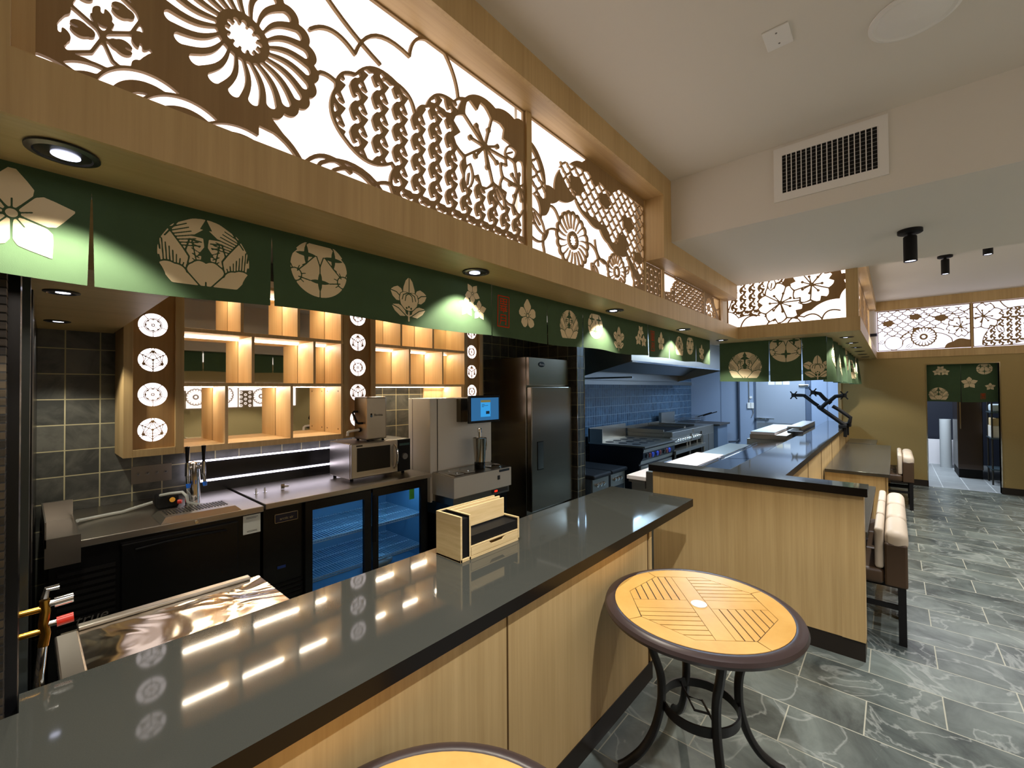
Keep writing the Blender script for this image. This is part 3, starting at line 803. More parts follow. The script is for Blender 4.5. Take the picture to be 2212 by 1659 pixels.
# --- section 3: row of panels over the long pass, seen almost edge on
SEC3 = []
R = Ras(5.10, 2.305, 1.18, .74, .006)
waves(R, [(5.10, 2.305), (5.62, 2.305), (5.70, 2.6), (5.60, 3.04), (5.10, 3.04)], .085, .085, .012, 5.05, 2.32)
mum(R, 5.95, 2.6, .2, 16, .012, beads=False); cherry(R, 5.75, 2.85, .15, line=.012)
t3 = lattice('cut wood light panel over the long pass nearest the soffit corner', R, ('Y', YP+.10), None, DIFF, group='cut wood light panels facing the dining room')
for k, lab in ((1, 'second cut wood light panel over the long pass from the soffit corner'), (2, 'third cut wood light panel over the long pass from the soffit corner'), (3, 'cut wood light panel over the long pass against the far wall')):
    dup(t3, (t3.location.x+1.20*k, t3.location.y, t3.location.z), label=lab)
# --- far band (u = -Y, seen from -X)
def farpanel(u0, w, kind):
    R = Ras(u0, 2.315, w, .71, .0045)
    if kind == 0:
        reg = [(u0, 2.62), (u0+.25, 2.50), (u0+.55, 2.56), (u0+.8, 2.70), (u0+1.12, 2.72), (u0+1.15, 2.98), (u0+.75, 3.0), (u0+.4, 3.02), (u0, 3.0)]
        R.poly(scallop(reg, .06, closed=True), 1)
        scales(R, reg, .068, .010, u0, 2.4, True, holes=(H1(u0+.15, 2.80, .05), H1(u0+.50, 2.88, .05), H1(u0+.52, 2.66, .04), H1(u0+.82, 2.83, .05)))
        for pts, bl in (([(u0+.33, 2.40), (u0+.56, 2.50), (u0+.95, 2.38)], .35), ([(u0+.30, 2.52), (u0+.55, 2.62), (u0+.85, 2.62)], .2), ([(u0+.62, 2.92), (u0+.9, 2.90), (u0+1.17, 2.98)], -.2)): R.stroke(scallop(pts, bl), .011)
        R.poly(scallop([(u0+.85, 2.315), (u0+.95, 2.42), (u0+1.10, 2.45), (u0+1.19, 2.36), (u0+1.19, 2.315)], .2, closed=True), 1)
        mum(R, u0+.22, 2.45, .115, 18, .010, beads=False, ground=False); mum(R, u0+.60, 2.53, .155, 20, .011, beads=False)
        R.stroke([rot2((.12, 0), a, (u0+.22, 2.45)) for a in np.linspace(0, 2*PI, 40)], .008)
        leaf(R, u0+.06, 2.47, .08, .05, .4, .008); leaf(R, u0+.42, 2.38, .12, .05, .7, .008)
        cherry(R, u0+1.04, 2.66, .15, a0=1.0, line=.010)
    else:
        waves(R, scallop([(u0+.22, 2.34), (u0+.1, 2.34), (u0+.2, 2.62), (u0+.3, 2.86), (u0+.6, 2.90), (u0+.95, 2.80), (u0+1.0, 2.5), (u0+.6, 2.4)][1:], .1, closed=True), .088, .088, .010, u0, 2.33)
        for pts, bl in (([(u0+.3, 3.02), (u0+.62, 2.92), (u0+.85, 3.02)], -.3), ([(u0+.75, 2.38), (u0+1.19, 2.55)], .3)): R.stroke(scallop(pts, bl), .012)
        cherry(R, u0+.12, 2.80, .19, a0=1.4, line=.011); leaf(R, u0+.3, 2.58, .13, .06, 2.0, .009); mum(R, u0+.98, 2.72, .2, 20, .012)
    return R
lattice('far light panel on the end wall with cloud scallops and two chrysanthemums', farpanel(-.20, 1.155, 0), ('X', XF+.04), None, DIFFC, group='light panels across the far end')
lattice('far light panel on the end wall with a cherry blossom beside hooked waves', farpanel(.975, 1.19, 1), ('X', XF+.04), None, DIFFC, group='light panels across the far end')
struct(box('trim_6', XF+.025, XF+.06, -.975, -.955, 2.305, 3.04, OAK))
b = MB(); b.box(1.63, 1.67, YPN-.012, YPN+.02, 2.305, 3.05); b.box(3.295, 3.325, YPN-.012, YPN+.02, 2.305, 2.61); b.box(4.31, 4.33, YPN, YPN+.02, 2.305, 2.61); b.box(4.79, 4.86, YPN-.015, YPN+.06, 2.305, 2.61); b.box(2.985, 3.012, YPN-.002, YPN+.02, 2.305, 3.05)
struct(b.build('trim_6', OAK, origin=(0, 0, 0)))
# ================================================================== GREEN CURTAINS (noren)
def crest_leaf(R, c, r):
    cu, cv = c; P = lambda *q: [(cu+x*r, cv+y*r) for x, y in q]
    R.disk(cu, cv, r, 1)
    R.poly(P((-.75, -.72), (-.6, -1.05), (.6, -1.05), (.75, -.72)), 0)
    R.poly(P((0, 1.02), (.14, .72), (.05, .74), (.30, .52), (.06, .50), (.04, .28), (.20, .02), (.10, .05), (.13, -.25), (.18, -.40), (-.18, -.40), (-.13, -.25), (-.10, .05), (-.20, .02), (-.04, .28), (-.06, .50), (-.30, .52), (-.05, .74), (-.14, .72)), 0)
    l = r*.035
    for sx in (-1, 1):
        Q = lambda *q: [(cu+sx*x*r, cv+y*r) for x, y in q]
        R.stroke(Q((.86, .40), (.60, .80), (.30, .98)), l, 0); R.stroke(Q((.95, .05), (.98, .3), (.80, .62), (.50, .20), (.36, -.02)), l, 0)
        R.stroke(Q((.36, .42), (.44, .12), (.36, -.02), (.40, -.25), (.30, -.42)), l, 0); R.stroke(Q((.36, .42), (.10, .40)), l, 0)
        R.stroke(Q((.92, -.36), (.86, -.52)), l, 0); R.stroke(Q((.97, -.1), (.90, -.50)), l, 0)
        for k in range(7): R.stroke(Q((.80-.05*k, .60-.06*k), (.42-.05*k, .80-.085*k)), l*.8, 0)
        for k in range(7): R.stroke(Q((.92-.075*k, .32-.085*k), (.86-.06*k, -.42+.02*k)), l*.8, 0)
        for k in range(5): R.stroke(Q((.32-.01*k, .34-.13*k), (.14, .26-.14*k)), l*.7, 0)
        R.stroke(Q((.30, .38), (.16, -.35)), l*.8, 0)
        R.stroke(scallop(Q((.95, -.46), (.62, -.55), (.34, -.52)), .0), l*.1, 0)
    B = lambda pts, bl: R.stroke(scallop(P(*pts), bl), l, 0)
    R.poly(scallop(P((-.97, -.26), (-.66, -.24), (-.40, -.40), (-.30, -.16), (0, -.10), (.30, -.16), (.40, -.40), (.66, -.24), (.97, -.26)), .14)+P((.72, -.70), (-.72, -.70)), 1)
    B(((-.97, -.26), (-.66, -.24), (-.40, -.40)), .16); B(((-.40, -.42), (-.30, -.16), (0, -.12), (.30, -.16), (.40, -.42)), .22); B(((.40, -.40), (.66, -.24), (.97, -.26)), .16)
    for sx in (-1, 1): R.stroke([(cu+sx*.40*r, cv-.40*r), (cu+sx*.13*r, cv-.72*r)], l, 0)
    R.stroke(P((0, -.74), (0, -.62)), l, 0)
def crest_temari(R, c, r):
    cu, cv = c; l = r*.04; R.disk(cu, cv, r, 1)
    def star(x, y, s):
        P = []
        for k in range(4):
            a = PI/2+k*PI/2
            P += [(cu+(x+s*math.cos(a))*r, cv+(y+s*math.sin(a))*r), (cu+(x+.28*s*math.cos(a+PI/4))*r, cv+(y+.28*s*math.sin(a+PI/4))*r)]
        out = []
        for k in range(8): out += arcpts(P[k], P[(k+1) % 8], -.06, 4)[:-1]
        R.poly(out, 0)
    for x, y in ((-.48, .45), (.48, .45), (0, -.45)): star(x, y, .36)
    R.poly([(cu-r, cv+r*.86), (cu+r, cv+r*.86), (cu+r, cv+r*1.1), (cu-r, cv+r*1.1)], 0)
    P = lambda *q: [(cu+x*r, cv+y*r) for x, y in q]
    R.stroke(P((0, .12), (0, -.10)), l, 0); R.stroke(P((0, -.8), (0, -1)), l, 0)
    for sx in (-1, 1):
        Q = lambda *q: [(cu+sx*x*r, cv+y*r) for x, y in q]
        R.stroke(Q((.18, .45), (.5, .1), (.78, -.18)), l, 0); R.stroke(Q((.36, -.45), (.74, -.38)), l, 0); R.stroke(Q((.48, .12), (.60, .05)), l, 0)
        R.stroke(Q((.48, .80), (.36, .9)), l, 0); R.stroke(Q((.80, .55), (.92, .42)), l, 0); R.stroke(Q((.12, .45), (0, .10)), l, 0)
        R.ring(cu+sx*.86*r, cv-.32*r, .22*r, l, 0)
        for a in (1.2, 2.0, 2.9, 3.8, 4.6):
            e = (sx*.86+sx*.22*-math.cos(a-PI) , -.32+.22*math.sin(a)); f = (sx*.86+sx*.36*-math.cos(a-PI), -.32+.36*math.sin(a))
            R.stroke(P(e, f), l*.8, 0)
def blossom(R, c, r, a0=PI/2, pointed=.25, one=None):
    cu, cv = c
    for k in range(5):
        a = a0+2*PI*k/5; tip = 1.0+(pointed if one is None or k == 0 else 0)
        P = [(.08, .0), (.35, .27), (.52, .37), (.72, .39), (.90, .27), (tip, 0), (.90, -.27), (.72, -.39), (.52, -.37), (.35, -.27)]
        if tip < 1.05: P = [(.08, 0), (.35, .25), (.62, .35), (.86, .28), (.95, .1), (.90, -.12), (.86, -.26), (.62, -.35), (.35, -.25)]
        R.poly([rot2((x*r, y*r), a, c) for x, y in P], 1)
    for k in range(5):
        a = a0+2*PI*(k+.5)/5; R.stroke([c, rot2((.75*r, 0), a, c)], r*.05, 0)
    for k in range(5):
        a = a0+2*PI*k/5; R.stroke([c, rot2((.38*r, 0), a, c)], r*.035, 0)
    R.disk(cu, cv, r*.16, 0); R.disk(cu, cv, r*.11, 1)
def camellia(R, c, r):
    cu, cv = c; P = lambda *q: [(cu+x*r, cv+y*r) for x, y in q]; l = r*.045
    R.poly(P((0, 1), (.18, .8), (.30, .45), (.32, .25), (-.32, .25), (-.30, .5), (-.18, .82)), 1)
    for sx in (-1, 1):
        Q = lambda *q: [(cu+sx*x*r, cv+y*r) for x, y in q]
        R.poly(Q((.30, .2), (.42, .42), (.60, .50), (.80, .42), (.98, .28), (.86, .02), (.66, -.14), (.44, -.14)), 1)
        R.poly(Q((.12, -.78), (.24, -.42), (.55, -.30), (.92, -.36), (.74, -.62), (.45, -.82)), 1)
        R.stroke(Q((.98, .28), (.66, .22), (.45, .05)), l, 0); R.stroke(Q((.92, -.36), (.55, -.48), (.16, -.76)), l, 0)
    B = [(-.30, .28), (-.44, .20), (-.50, -.02), (-.42, -.28), (-.22, -.48), (0, -.54), (.22, -.48), (.42, -.28), (.50, -.02), (.44, .20), (.30, .28), (.1, .28), (0, .24), (-.1, .28)]
    R.poly([(cu+x*r*1.08, cv+y*r*1.08) for x, y in B], 0); R.poly(P(*B), 1)
    for sx in (-1, 1):
        Q = lambda *q: [(cu+sx*x*r, cv+y*r) for x, y in q]
        R.stroke(Q((0, .24), (.16, .14), (.20, -.1)), l, 0); R.stroke(Q((.06, .27), (.3, .16), (.36, -.06)), l, 0)
        R.disk(cu+sx*.12*r, cv-.42*r, .05*r, 0)
    R.stroke(P((0, 1), (0, .26)), l, 0); R.disk(cu, cv-.36*r, .05*r, 0)
    R.stroke(P((0, -.60), (0, -.98)), r*.08, 1); R.stroke(P((0, -.8), (-.12, -.72)), r*.05, 1); R.stroke(P((0, -.8), (.12, -.72)), r*.05, 1)
def stamp(R, c, w, h):
    cu, cv = c; l = w*.07; P = lambda *q: [(cu+x*w/2, cv+y*h/2) for x, y in q]
    R.stroke(P((-1, -1), (1, -1), (1, 1), (-1, 1), (-1, -1)), l)
    # upper character
    for y in (.82, .66, .36, .2, .06): R.stroke(P((-.62, y), (.62, y)), l)
    for x in (-.55, 0, .55): R.stroke(P((x, .82), (x, .5 if x == 0 else .60)), l)
    R.stroke(P((-.35, .36), (-.35, .06)), l); R.stroke(P((.35, .36), (.35, .06)), l); R.stroke(P((-.62, .5), (.62, .5)), l); R.stroke(P((0, .2), (0, -.06)), l)
    # lower character
    R.stroke(P((-.45, -.22), (.45, -.22), (.45, -.84), (.3, -.80)), l); R.stroke(P((-.45, -.22), (-.45, -.62), (-.6, -.86)), l)
    R.stroke(P((-.45, -.42), (.45, -.42)), l); R.stroke(P((-.45, -.60), (.45, -.60)), l)
def noren(label, axis, c, u0, u1, z0, z1, slits, draws, fold=(.006, .55, 0), stamps=(), zslit=None, res=.0022, group='green printed curtains under the soffit'):
    """axis 'Y': cloth at Y=c, u=X (seen from -Y); axis 'X': cloth at X=c, u=-Y (seen from -X)"""
    A, per, ph = fold; hgt = z1-z0; b = MB(); zs = zslit or z1-.035
    def off(u, z):
        t = (z1-z)/hgt
        return (A*math.sin(2*PI*u/per+ph)+A*.4*math.sin(2*PI*u/(per*.43)+1.3))*(.25+.75*t)+.003*math.sin(9*u)*t
    def hem(u): return .006*math.sin(2*PI*u/(per*1.3)+.5)
    def pt(u, z, k=0, lift=0):
        zz = z-(hem(u) if z < z0+.03 else hem(u)*(z1-z)/hgt)
        d = off(u, z)+k*.0016-lift
        return (u, c+d, zz) if axis == 'Y' else (c+d, -u, zz)
    edges = [u0]+list(slits)+[u1]; nz = 10
    for a, e in zip(edges[:-1], edges[1:]):
        g0 = .004 if a != u0 else 0; g1 = .004 if e != u1 else 0
        nx = max(4, int((e-a)/(min(per, .5)/14)))
        for k in (0, 1):
            o = len(b.v)
            for j in range(nz+1):
                z = z1-(hgt)*j/nz; tt = max(0, (zs-z)/hgt)
                for i in range(nx+1):
                    s_ = i/nx; w0 = g0*(.4+1.4*tt) if z < zs else 0; w1 = g1*(.4+1.4*tt) if z < zs else 0
                    b.v.append(pt(a+w0+(e-a-w0-w1)*s_, z, k))
            for j in range(nz):
                for i in range(nx):
                    f = (o+j*(nx+1)+i, o+(j+1)*(nx+1)+i, o+(j+1)*(nx+1)+i+1, o+j*(nx+1)+i+1)
                    b.f.append(f if k == 0 else f[::-1]); b.m.append(0)
    for mi, lst in ((1, draws), (2, stamps)):
        for fn, cu, cv, r, *ex in lst:
            rr = r*1.15
            q = max(.0012, min(res, r/45))
            R = Ras(cu-rr, cv-rr*(1.6 if fn is stamp else 1), 2*rr, 2*rr*(1.6 if fn is stamp else 1), q); R.maxrun = 8
            if fn is stamp: stamp(R, (cu, cv), *ex)
            elif fn is blossom: blossom(R, (cu, cv), r, *ex)
            else: fn(R, (cu, cv), r)
            # keep inside the cloth
            lo, hi = u0+.003, u1-.003
            R.a[(R.U < lo) | (R.U > hi) | (R.V > z1-.004) | (R.V < z0+.006)] = 0
            for s_ in slits: R.a[(np.abs(R.U-s_) < .006)] = 0
            V, F = R.mesh(lambda u, v, k: pt(u, v, 0, .0012)); b.add(V, F, mi)
    # hem stitching
    mid = ((u0+u1)/2, c, z0) if axis == 'Y' else (c, -(u0+u1)/2, z0)
    o = b.build('noren_curtain', [CLOTH, PRINT, REDP], origin=mid, smooth=True)
    return tag(o, label, 'curtain', group)
ZN0 = 1.935; YN = 1.455
def seqn(o):   # the printed sequence of one curtain
    return [(crest_leaf, o+.340, 2.050, .108), (crest_temari, o+.664, 2.080, .097), (camellia, o+1.026, 2.04, .088), (blossom, o+1.372, 2.118, .040, 2.2), (blossom, o+1.335, 2.055, .040, PI/2), (blossom, o+1.415, 2.045, .040, PI/2)]
noren('green curtain at the left end with leaf roundel, split roundel and a big bellflower', 'Y', YN, -.075, 1.500, ZN0, ZS+.002, (.107, .512), [(blossom, -.02, 2.07, .085, PI/2)]+seqn(0), (.004, .8, .4))
s2 = [(blossom, 1.772, 2.065, .075, PI/2, .25, 1)]+[d for d in seqn(1.84)]
s2[1] = (crest_leaf, 2.174, 2.05, .098); s2[2] = (crest_temari, 2.471, 2.085, .088); s2[3] = (camellia, 2.80, 2.035, .085)
s2 = s2[:4]+[(blossom, 3.145, 2.115, .040, 2.2), (blossom, 3.105, 2.05, .040), (blossom, 3.19, 2.04, .040)]
noren('middle green curtain with a red stamp at its left edge, before the steel fridge', 'Y', YN, 1.508, 3.275, ZN0-.005, ZS+.002, (1.946, 2.325), s2, (.005, .7, 1.0), stamps=[(stamp, 1.588, 2.06, .09, .078, .155)])
s3 = [(blossom, 3.547, 2.06, .075, PI/2, .25, 1), (crest_leaf, 3.945, 2.05, .098), (crest_temari, 4.234, 2.085, .088), (camellia, 4.552, 2.035, .085)]
noren('short green curtain before the cooking hood, with a red stamp and a bellflower', 'Y', YN, 3.283, 4.83, ZN0-.005, ZS+.002, (3.72, 4.40), s3, (.006, .6, 2.0), stamps=[(stamp, 3.365, 2.06, .09, .078, .155)])
noren('long green curtain above the kitchen corner with a large leaf roundel', 'X', 5.26, -1.48, -.49, 1.745, ZS+.002, (-.985, -.695),
      [(crest_leaf, -1.222, 1.905, .165), (crest_temari, -.834, 2.095, .150), (camellia, -.565, 1.875, .125)], (.004, .9, .3), group='long green curtains of the kitchen')
noren('long folded green curtain running over the pass to the far wall', 'Y', .478, 5.30, 9.95, 1.735, ZS+.002, (5.9, 6.5, 7.1, 7.8, 8.4, 9.0, 9.5),
      [(crest_temari, 5.6, 2.0, .15), (crest_leaf, 6.25, 1.92, .165), (camellia, 6.8, 1.92, .13), (crest_temari, 7.45, 2.05, .15), (crest_leaf, 8.1, 1.92, .16), (camellia, 8.7, 1.92, .13), (crest_temari, 9.3, 2.05, .15)], (.046, .52, .3), res=.006, group='long green curtains of the kitchen')
noren('dark green split curtain hanging in the far doorway', 'X', XF+.11, .428, 1.242, 1.425, 2.045, (.835,),
      [(crest_leaf, .57, 1.54, .12), (blossom, .60, 1.97, .05, 2.2), (blossom, .56, 1.92, .05), (blossom, .65, 1.92, .05), (blossom, .93, 1.74, .082), (crest_temari, 1.10, 1.96, .09), (blossom, 1.16, 1.67, .05)], (.003, .6, 0), stamps=[(stamp, 1.08, 1.52, .055, .05, .09)], res=.004, group='curtain of the far doorway')
# ================================================================== RECESSED DOWNLIGHTS
RING = mat('downlight_trim', lin((30, 30, 30)), .4)
def downlight(x, y, z, label, r=.058, lit=True, power=40, ang=1.9):
    t = thing('downlight', label, 'downlight', (x, y, z), group='recessed downlights in the wooden soffit')
    b = MB(); b.lathe((0, 0, 0), [(r, 0), (r, -.004), (r*.80, -.007), (r*.74, -.002), (r*.60, .0)], 36, cap=False); b.build('trim_ring', RING, t, smooth=True, local=True)
    b = MB(); b.lathe((0, 0, 0), [(r*.76, -.0035), (r*.45, -.0008), (.0, -.0006)], 36, cap=False); b.build('reflector', BLACK, t, smooth=True, local=True)
    b = MB(); b.lathe((.004, .012, 0), [(.0001, -.0022), (r*.40, -.0022), (r*.40, -.0012)], 24); b.build('lens', LENS, t, local=True)
    if lit:
        l = bpy.data.lights.new('downlight_lamp', 'SPOT'); l.energy = power; l.color = (1, .93, .80); l.spot_size = ang; l.spot_blend = .35; l.shadow_soft_size = .02
        o = bpy.data.objects.new('downlight_lamp', l); C.objects.link(o); o.location = (0, 0, -.012); o.parent = t
    return t
for i, x in enumerate((.053, 1.292, 2.532, 3.752, 4.87)):
    downlight(x, 1.345 if i else 1.315, ZS+.001, ('downlight nearest the camera in the soffit over the bar', 'second downlight along the soffit over the bar', 'third downlight along the soffit over the bar', 'fourth downlight along the soffit over the bar', 'downlight at the inner corner of the soffit')[i])
for i, x in enumerate((5.5, 6.25, 7.0, 7.75, 8.5, 9.25)):
    downlight(x, .345, ZS+.001, ('first', 'second', 'third', 'fourth', 'fifth', 'sixth')[i]+' downlight over the pass counted from the soffit corner', power=26)
# low wooden ceiling piece beside the shelves with two lamps
struct(box('trim_7', -.02, .41, 2.0, YW, 2.08, 2.62, SOFB, origin=(0, 0, 0)))
downlight(.10, 2.52, 2.079, 'nearer black downlight in the low wooden ceiling left of the shelves', r=.055, power=26)
downlight(.125, 3.56, 2.079, 'farther downlight in the low wooden ceiling left of the shelves', r=.055, power=30)
# ================================================================== LIT CREST POSTS AND SHELF UNITS ON THE BACK WALL
YC = 3.68
def crestA(R, cu, cv, r):
    l = r*.035
    R.disk(cu, cv, r, 0); R.ring(cu, cv, r*.60, l, 1)
    R.disk(cu, cv, r*.54, 1)
    for k in range(8):
        a = PI/8+k*PI/4; q = rot2((r*.30, 0), a, (cu, cv)); 
        P = [rot2((r*x, r*y), a, (cu, cv)) for x, y in ((.08, .02), (.30, .15), (.42, .15), (.50, .06), (.50, -.06), (.42, -.15), (.30, -.15), (.08, -.02))]; R.poly(P, 0)
    for k in range(8):
        a = k*PI/4; R.stroke([(cu, cv), rot2((r*.40, 0), a, (cu, cv))], l*.8, 1)
    R.disk(cu, cv, r*.11, 1); R.disk(cu, cv, r*.07, 0)
    for k in range(5):
        a = -PI/2+k*2*PI/5; R.stroke([rot2((r*.60, 0), a, (cu, cv)), rot2((r*1.01, 0), a, (cu, cv))], l, 1)
def crestB(R, cu, cv, r):
    l = r*.034; R.disk(cu, cv, r, 0); c = (cu, cv)
    for k in range(3):
        a = PI/2+k*2*PI/3
        pole = rot2((r*.90, 0), a, c)
        for sgn in (-1, 1):
            for t, bl in ((.30, .05), (.58, .10), (.86, .16)):
                q = rot2((r*t, 0), a+sgn*PI/3, c)
                R.stroke(arcpts(pole, q, -sgn*bl*-1), l, 1)
        R.stroke([pole, c], l, 1)
        R.disk(pole[0], pole[1], r*.13, 1); R.disk(pole[0], pole[1], r*.10, 0)
        R.stroke([c, rot2((r*.99, 0), a+PI/3, c)], l*1.4, 1)
        q = rot2((r*.58, 0), a+PI/3, c); R.disk(q[0], q[1], r*.05, 1)
        q = rot2((r*.30, 0), a, c); R.stroke([q, rot2((r*.16, 0), a, c)], l*2.6, 0)
    R.disk(cu, cv, r*.08, 1)
ZTOP = 2.62
def light_post(x0, x1, seq, label):
    t = thing('lit_crest_post', label, 'light post', ((x0+x1)/2, YC, 1.249), group='lit crest posts between the shelves')
    sx = .048; b = MB()
    b.rbox(x0, x0+sx, YC, YW, 1.249, ZTOP, .0015); b.rbox(x1-sx, x1, YC, YW, 1.249, ZTOP, .0015); b.rbox(x0+sx, x1-sx, YC, YW, 1.249, 1.297, .0015)
    b.build('frame', OAK, t)
    R = Ras(x0+sx, 1.297, x1-x0-2*sx, ZTOP-1.297, .0017, 1)
    for k, z in enumerate((1.42, 1.655, 1.887, 2.12, 2.353)):
        (crestA if seq[k] == 'A' else crestB)(R, (x0+x1)/2-.006, z, .078)
    R.smooth(); R.maxrun = 40
    V, F = R.mesh(lambda u, v, k: (u, YC+.028+.006*k, v), 1); m = MB(); m.add(V, F); m.build('cut_panel', CAMEL, t)
    box('diffuser', x0+sx+.001, x1-sx-.001, YC+.06, YC+.066, 1.30, ZTOP, DIFFW, t)
    return t
light_post(.420, .736, 'BABAB', 'lit post with round crests at the left end of the shelves')
light_post(1.895, 2.212, 'ABABA', 'lit post with round crests behind the steel dispenser, between the shelf units')
light_post(3.345, 3.640, 'BABAB', 'lit post with round crests beside the steel fridge')
PEG = mat('peg_hole', lin((90, 66, 36)), .6)
def shelf_unit(x0, x1, boards, divs, zlow, label, pegs=()):
    t = thing('wall_shelf_unit', label, 'shelf', ((x0+x1)/2, YC, zlow), group='wooden shelf units on the back wall')
    box('mirror', x0, x1, YW-.045, YW-.035, zlow+.02, ZTOP, MIRROR, t)
    for k, (za, zb) in enumerate(boards):
        o = box('shelf_board', x0, x1, YC+.003, YW-.03, za, zb, OAKW, t, r=.0015)
    for (x, za, zb) in divs: box('divider', x-.008, x+.012, YC+.006, YW-.05, za, zb, OAKW, t)
    for (za, zb) in boards[(1 if zlow < 1.5 else 0):]:
        b = MB(); b.box(x0+.005, x1-.005, YW-.062, YW-.052, za-.008, za-.001); b.build('led_strip', LEDW, t)
        l = bpy.data.lights.new('shelf_lamp', 'AREA'); l.shape = 'RECTANGLE'; l.size = x1-x0-.04; l.size_y = .012; l.energy = 4.2*(x1-x0); l.color = (1, .86, .66)
        o = bpy.data.objects.new('shelf_lamp', l); C.objects.link(o); o.location = Vector(((x0+x1)/2, YW-.075, za-.012))-t.location; o.parent = t; o.rotation_euler = (math.radians(-35), 0, 0)
    return t
t = shelf_unit(.737, 1.894, ((1.245, 1.29), (1.712, 1.737), (2.092, 2.12), (2.47, 2.495)),
    ((.99, 1.29, 1.712), (1.45, 1.29, 1.712), (1.165, 1.737, 2.092), (1.635, 1.737, 2.092), (1.09, 2.12, 2.47), (1.505, 2.12, 2.47)), 1.245, 'larger wooden shelf unit with mirror back, left on the back wall')
box('side_panel', 1.872, 1.893, YC+.006, YW-.05, 1.29, ZTOP, OAKW, t)
for z in (1.33, 1.67):
    for y in (3.74, 3.95): b = MB(); b.cyl((1.872, y, z), (1.8705, y, z), .007, n=12); b.build('peg_hole', PEG, t)
t = shelf_unit(2.214, 3.343, ((1.712, 1.737), (2.092, 2.12), (2.47, 2.495)),
    ((2.60, 1.737, 2.092), (3.03, 1.737, 2.092), (2.50, 2.12, 2.47), (2.90, 2.12, 2.47)), 1.712, 'smaller wooden shelf unit above the white blending machine')
b = MB(); b.box(3.30, 3.343, YC+.006, YW-.005, 1.249, 1.712); b.box(3.03, 3.30, YW-.03, YW-.004, 1.249, 1.712); b.build('side_panel', OAKW, t)
# ================================================================== BAR COUNTERS
t = thing('bar_counter_body', 'long wood panelled bar counter body in the foreground behind the two round tables', 'counter', (1.1, 1.3, 0))
b = MB(); b.box(.02, 2.37, 1.07, 1.085, .10, .86); b.box(.02, 2.43, 1.085, 1.56, .10, .858); b.box(2.398, 2.43, 1.068, 1.085, .10, .858); b.build('panel', OAK, t)
GRO = mat('panel_groove', lin((96, 70, 34)), .6)
b = MB(); b.box(1.172, 1.177, 1.066, 1.075, .10, .86); b.build('groove', GRO, t)
b = MB(); b.box(2.372, 2.396, 1.076, 1.086, .10, .858); b.build('corner_groove', GRO, t)
box('toe_kick', .02, 2.42, 1.066, 1.55, 0, .102, BASEB, t)
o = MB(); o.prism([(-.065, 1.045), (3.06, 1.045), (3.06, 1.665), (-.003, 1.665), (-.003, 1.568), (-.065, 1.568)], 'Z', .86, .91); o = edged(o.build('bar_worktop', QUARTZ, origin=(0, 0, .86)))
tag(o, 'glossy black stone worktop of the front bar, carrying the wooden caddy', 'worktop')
t = thing('pass_counter_body', 'wood panelled half wall and kitchen pass body behind the front round table', 'counter', (3.6, .9, 0))
b = MB(); b.box(3.39, 3.52, .145, 1.472, .12, 1.01); b.build('end_panel', OAK, t)
box('edge_strip', 3.385, 3.391, .145, .26, .12, 1.01, OAK, t); box('edge_strip', 3.386, 3.391, 1.415, 1.472, .12, 1.01, OAK, t)
box('toe_kick', 3.395, 3.52, .148, 1.465, 0, .122, BASEB, t)
b = MB(); b.box(3.52, 9.9, .615, .90, .0, 1.01)
b.build('pass_panel', OAK, t)
[box('groove', x, x+.006, .611, .616, 0, 1.01, GRO, t) for x in (3.95, 4.9, 5.9, 7.0, 8.1, 9.2)]
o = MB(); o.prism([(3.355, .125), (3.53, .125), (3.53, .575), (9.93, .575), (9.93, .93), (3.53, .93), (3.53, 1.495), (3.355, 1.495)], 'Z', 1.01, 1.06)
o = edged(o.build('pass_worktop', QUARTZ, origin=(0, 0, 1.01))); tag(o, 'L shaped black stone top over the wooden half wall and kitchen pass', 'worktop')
# wooden cutlery caddy
t = thing('wooden_caddy', 'pale wooden caddy with black compartments and a notched drawer on the front bar', 'caddy', (1.47, 1.51, .9105))
b = MB(); X0, X1, Y0, Y1, Z0 = 1.272, 1.667, 1.43, 1.60, .9105
b.rbox(X0, X0+.010, Y0, Y1, Z0, 1.112, .0012); b.box(X0+.010, X1-.01, Y1-.008, Y1, Z0, 1.112)
b.rbox(X0+.052, X0+.062, Y0, Y1-.008, Z0, 1.112, .0012); b.box(X0, X1, Y0+.002, Y1, Z0, Z0+.008)
b.rbox(X0, X1, Y0, Y0+.008, Z0, Z0+.014, .001); b.rbox(X1-.010, X1, Y0, Y1, Z0, 1.028, .0012)
b.rbox(X0+.062, X1-.01, Y1-.075, Y1-.067, Z0+.07, 1.112, .001); b.rbox(X0+.062, X1-.0, Y1-.036, Y1-.028, Z0+.07, 1.112, .001)
b.box(X0+.062, X1-.01, Y0+.001, Y1-.07, Z0+.052, Z0+.058)
b.build('case', PALE, t)
b = MB(); b.box(X0+.0105, X0+.0515, Y0+.006, Y1-.012, .926, 1.098); b.box(X0+.0625, X1-.0105, Y0+.006, Y1-.078, .970, 1.012); b.box(X0+.0105, X0+.0515, Y0+.012, Y1-.01, Z0+.009, Z0+.05); b.box(X0+.0105, X0+.0515, Y1-.014, Y1-.009, Z0+.009, 1.108)
b.box(X0+.0625, X1-.0105, Y1-.08, Y1-.0755, Z0+.06, 1.02); b.box(X0+.0625, X1-.0105, Y0+.012, Y1-.08, Z0+.0585, Z0+.062); b.box(X0+.0625, X1-.0105, Y0+.035, Y0+.037, Z0+.06, Z0+.085)
b.box(X0+.0103, X0+.0115, Y0+.001, Y1-.01, Z0+.015, 1.108); b.box(X0+.0505, X0+.0517, Y0+.001, Y1-.01, Z0+.015, 1.108); b.box(X1-.0117, X1-.0103, Y0+.004, Y1-.03, Z0+.06, 1.022)
b.build('black_lining', BLACKM, t)
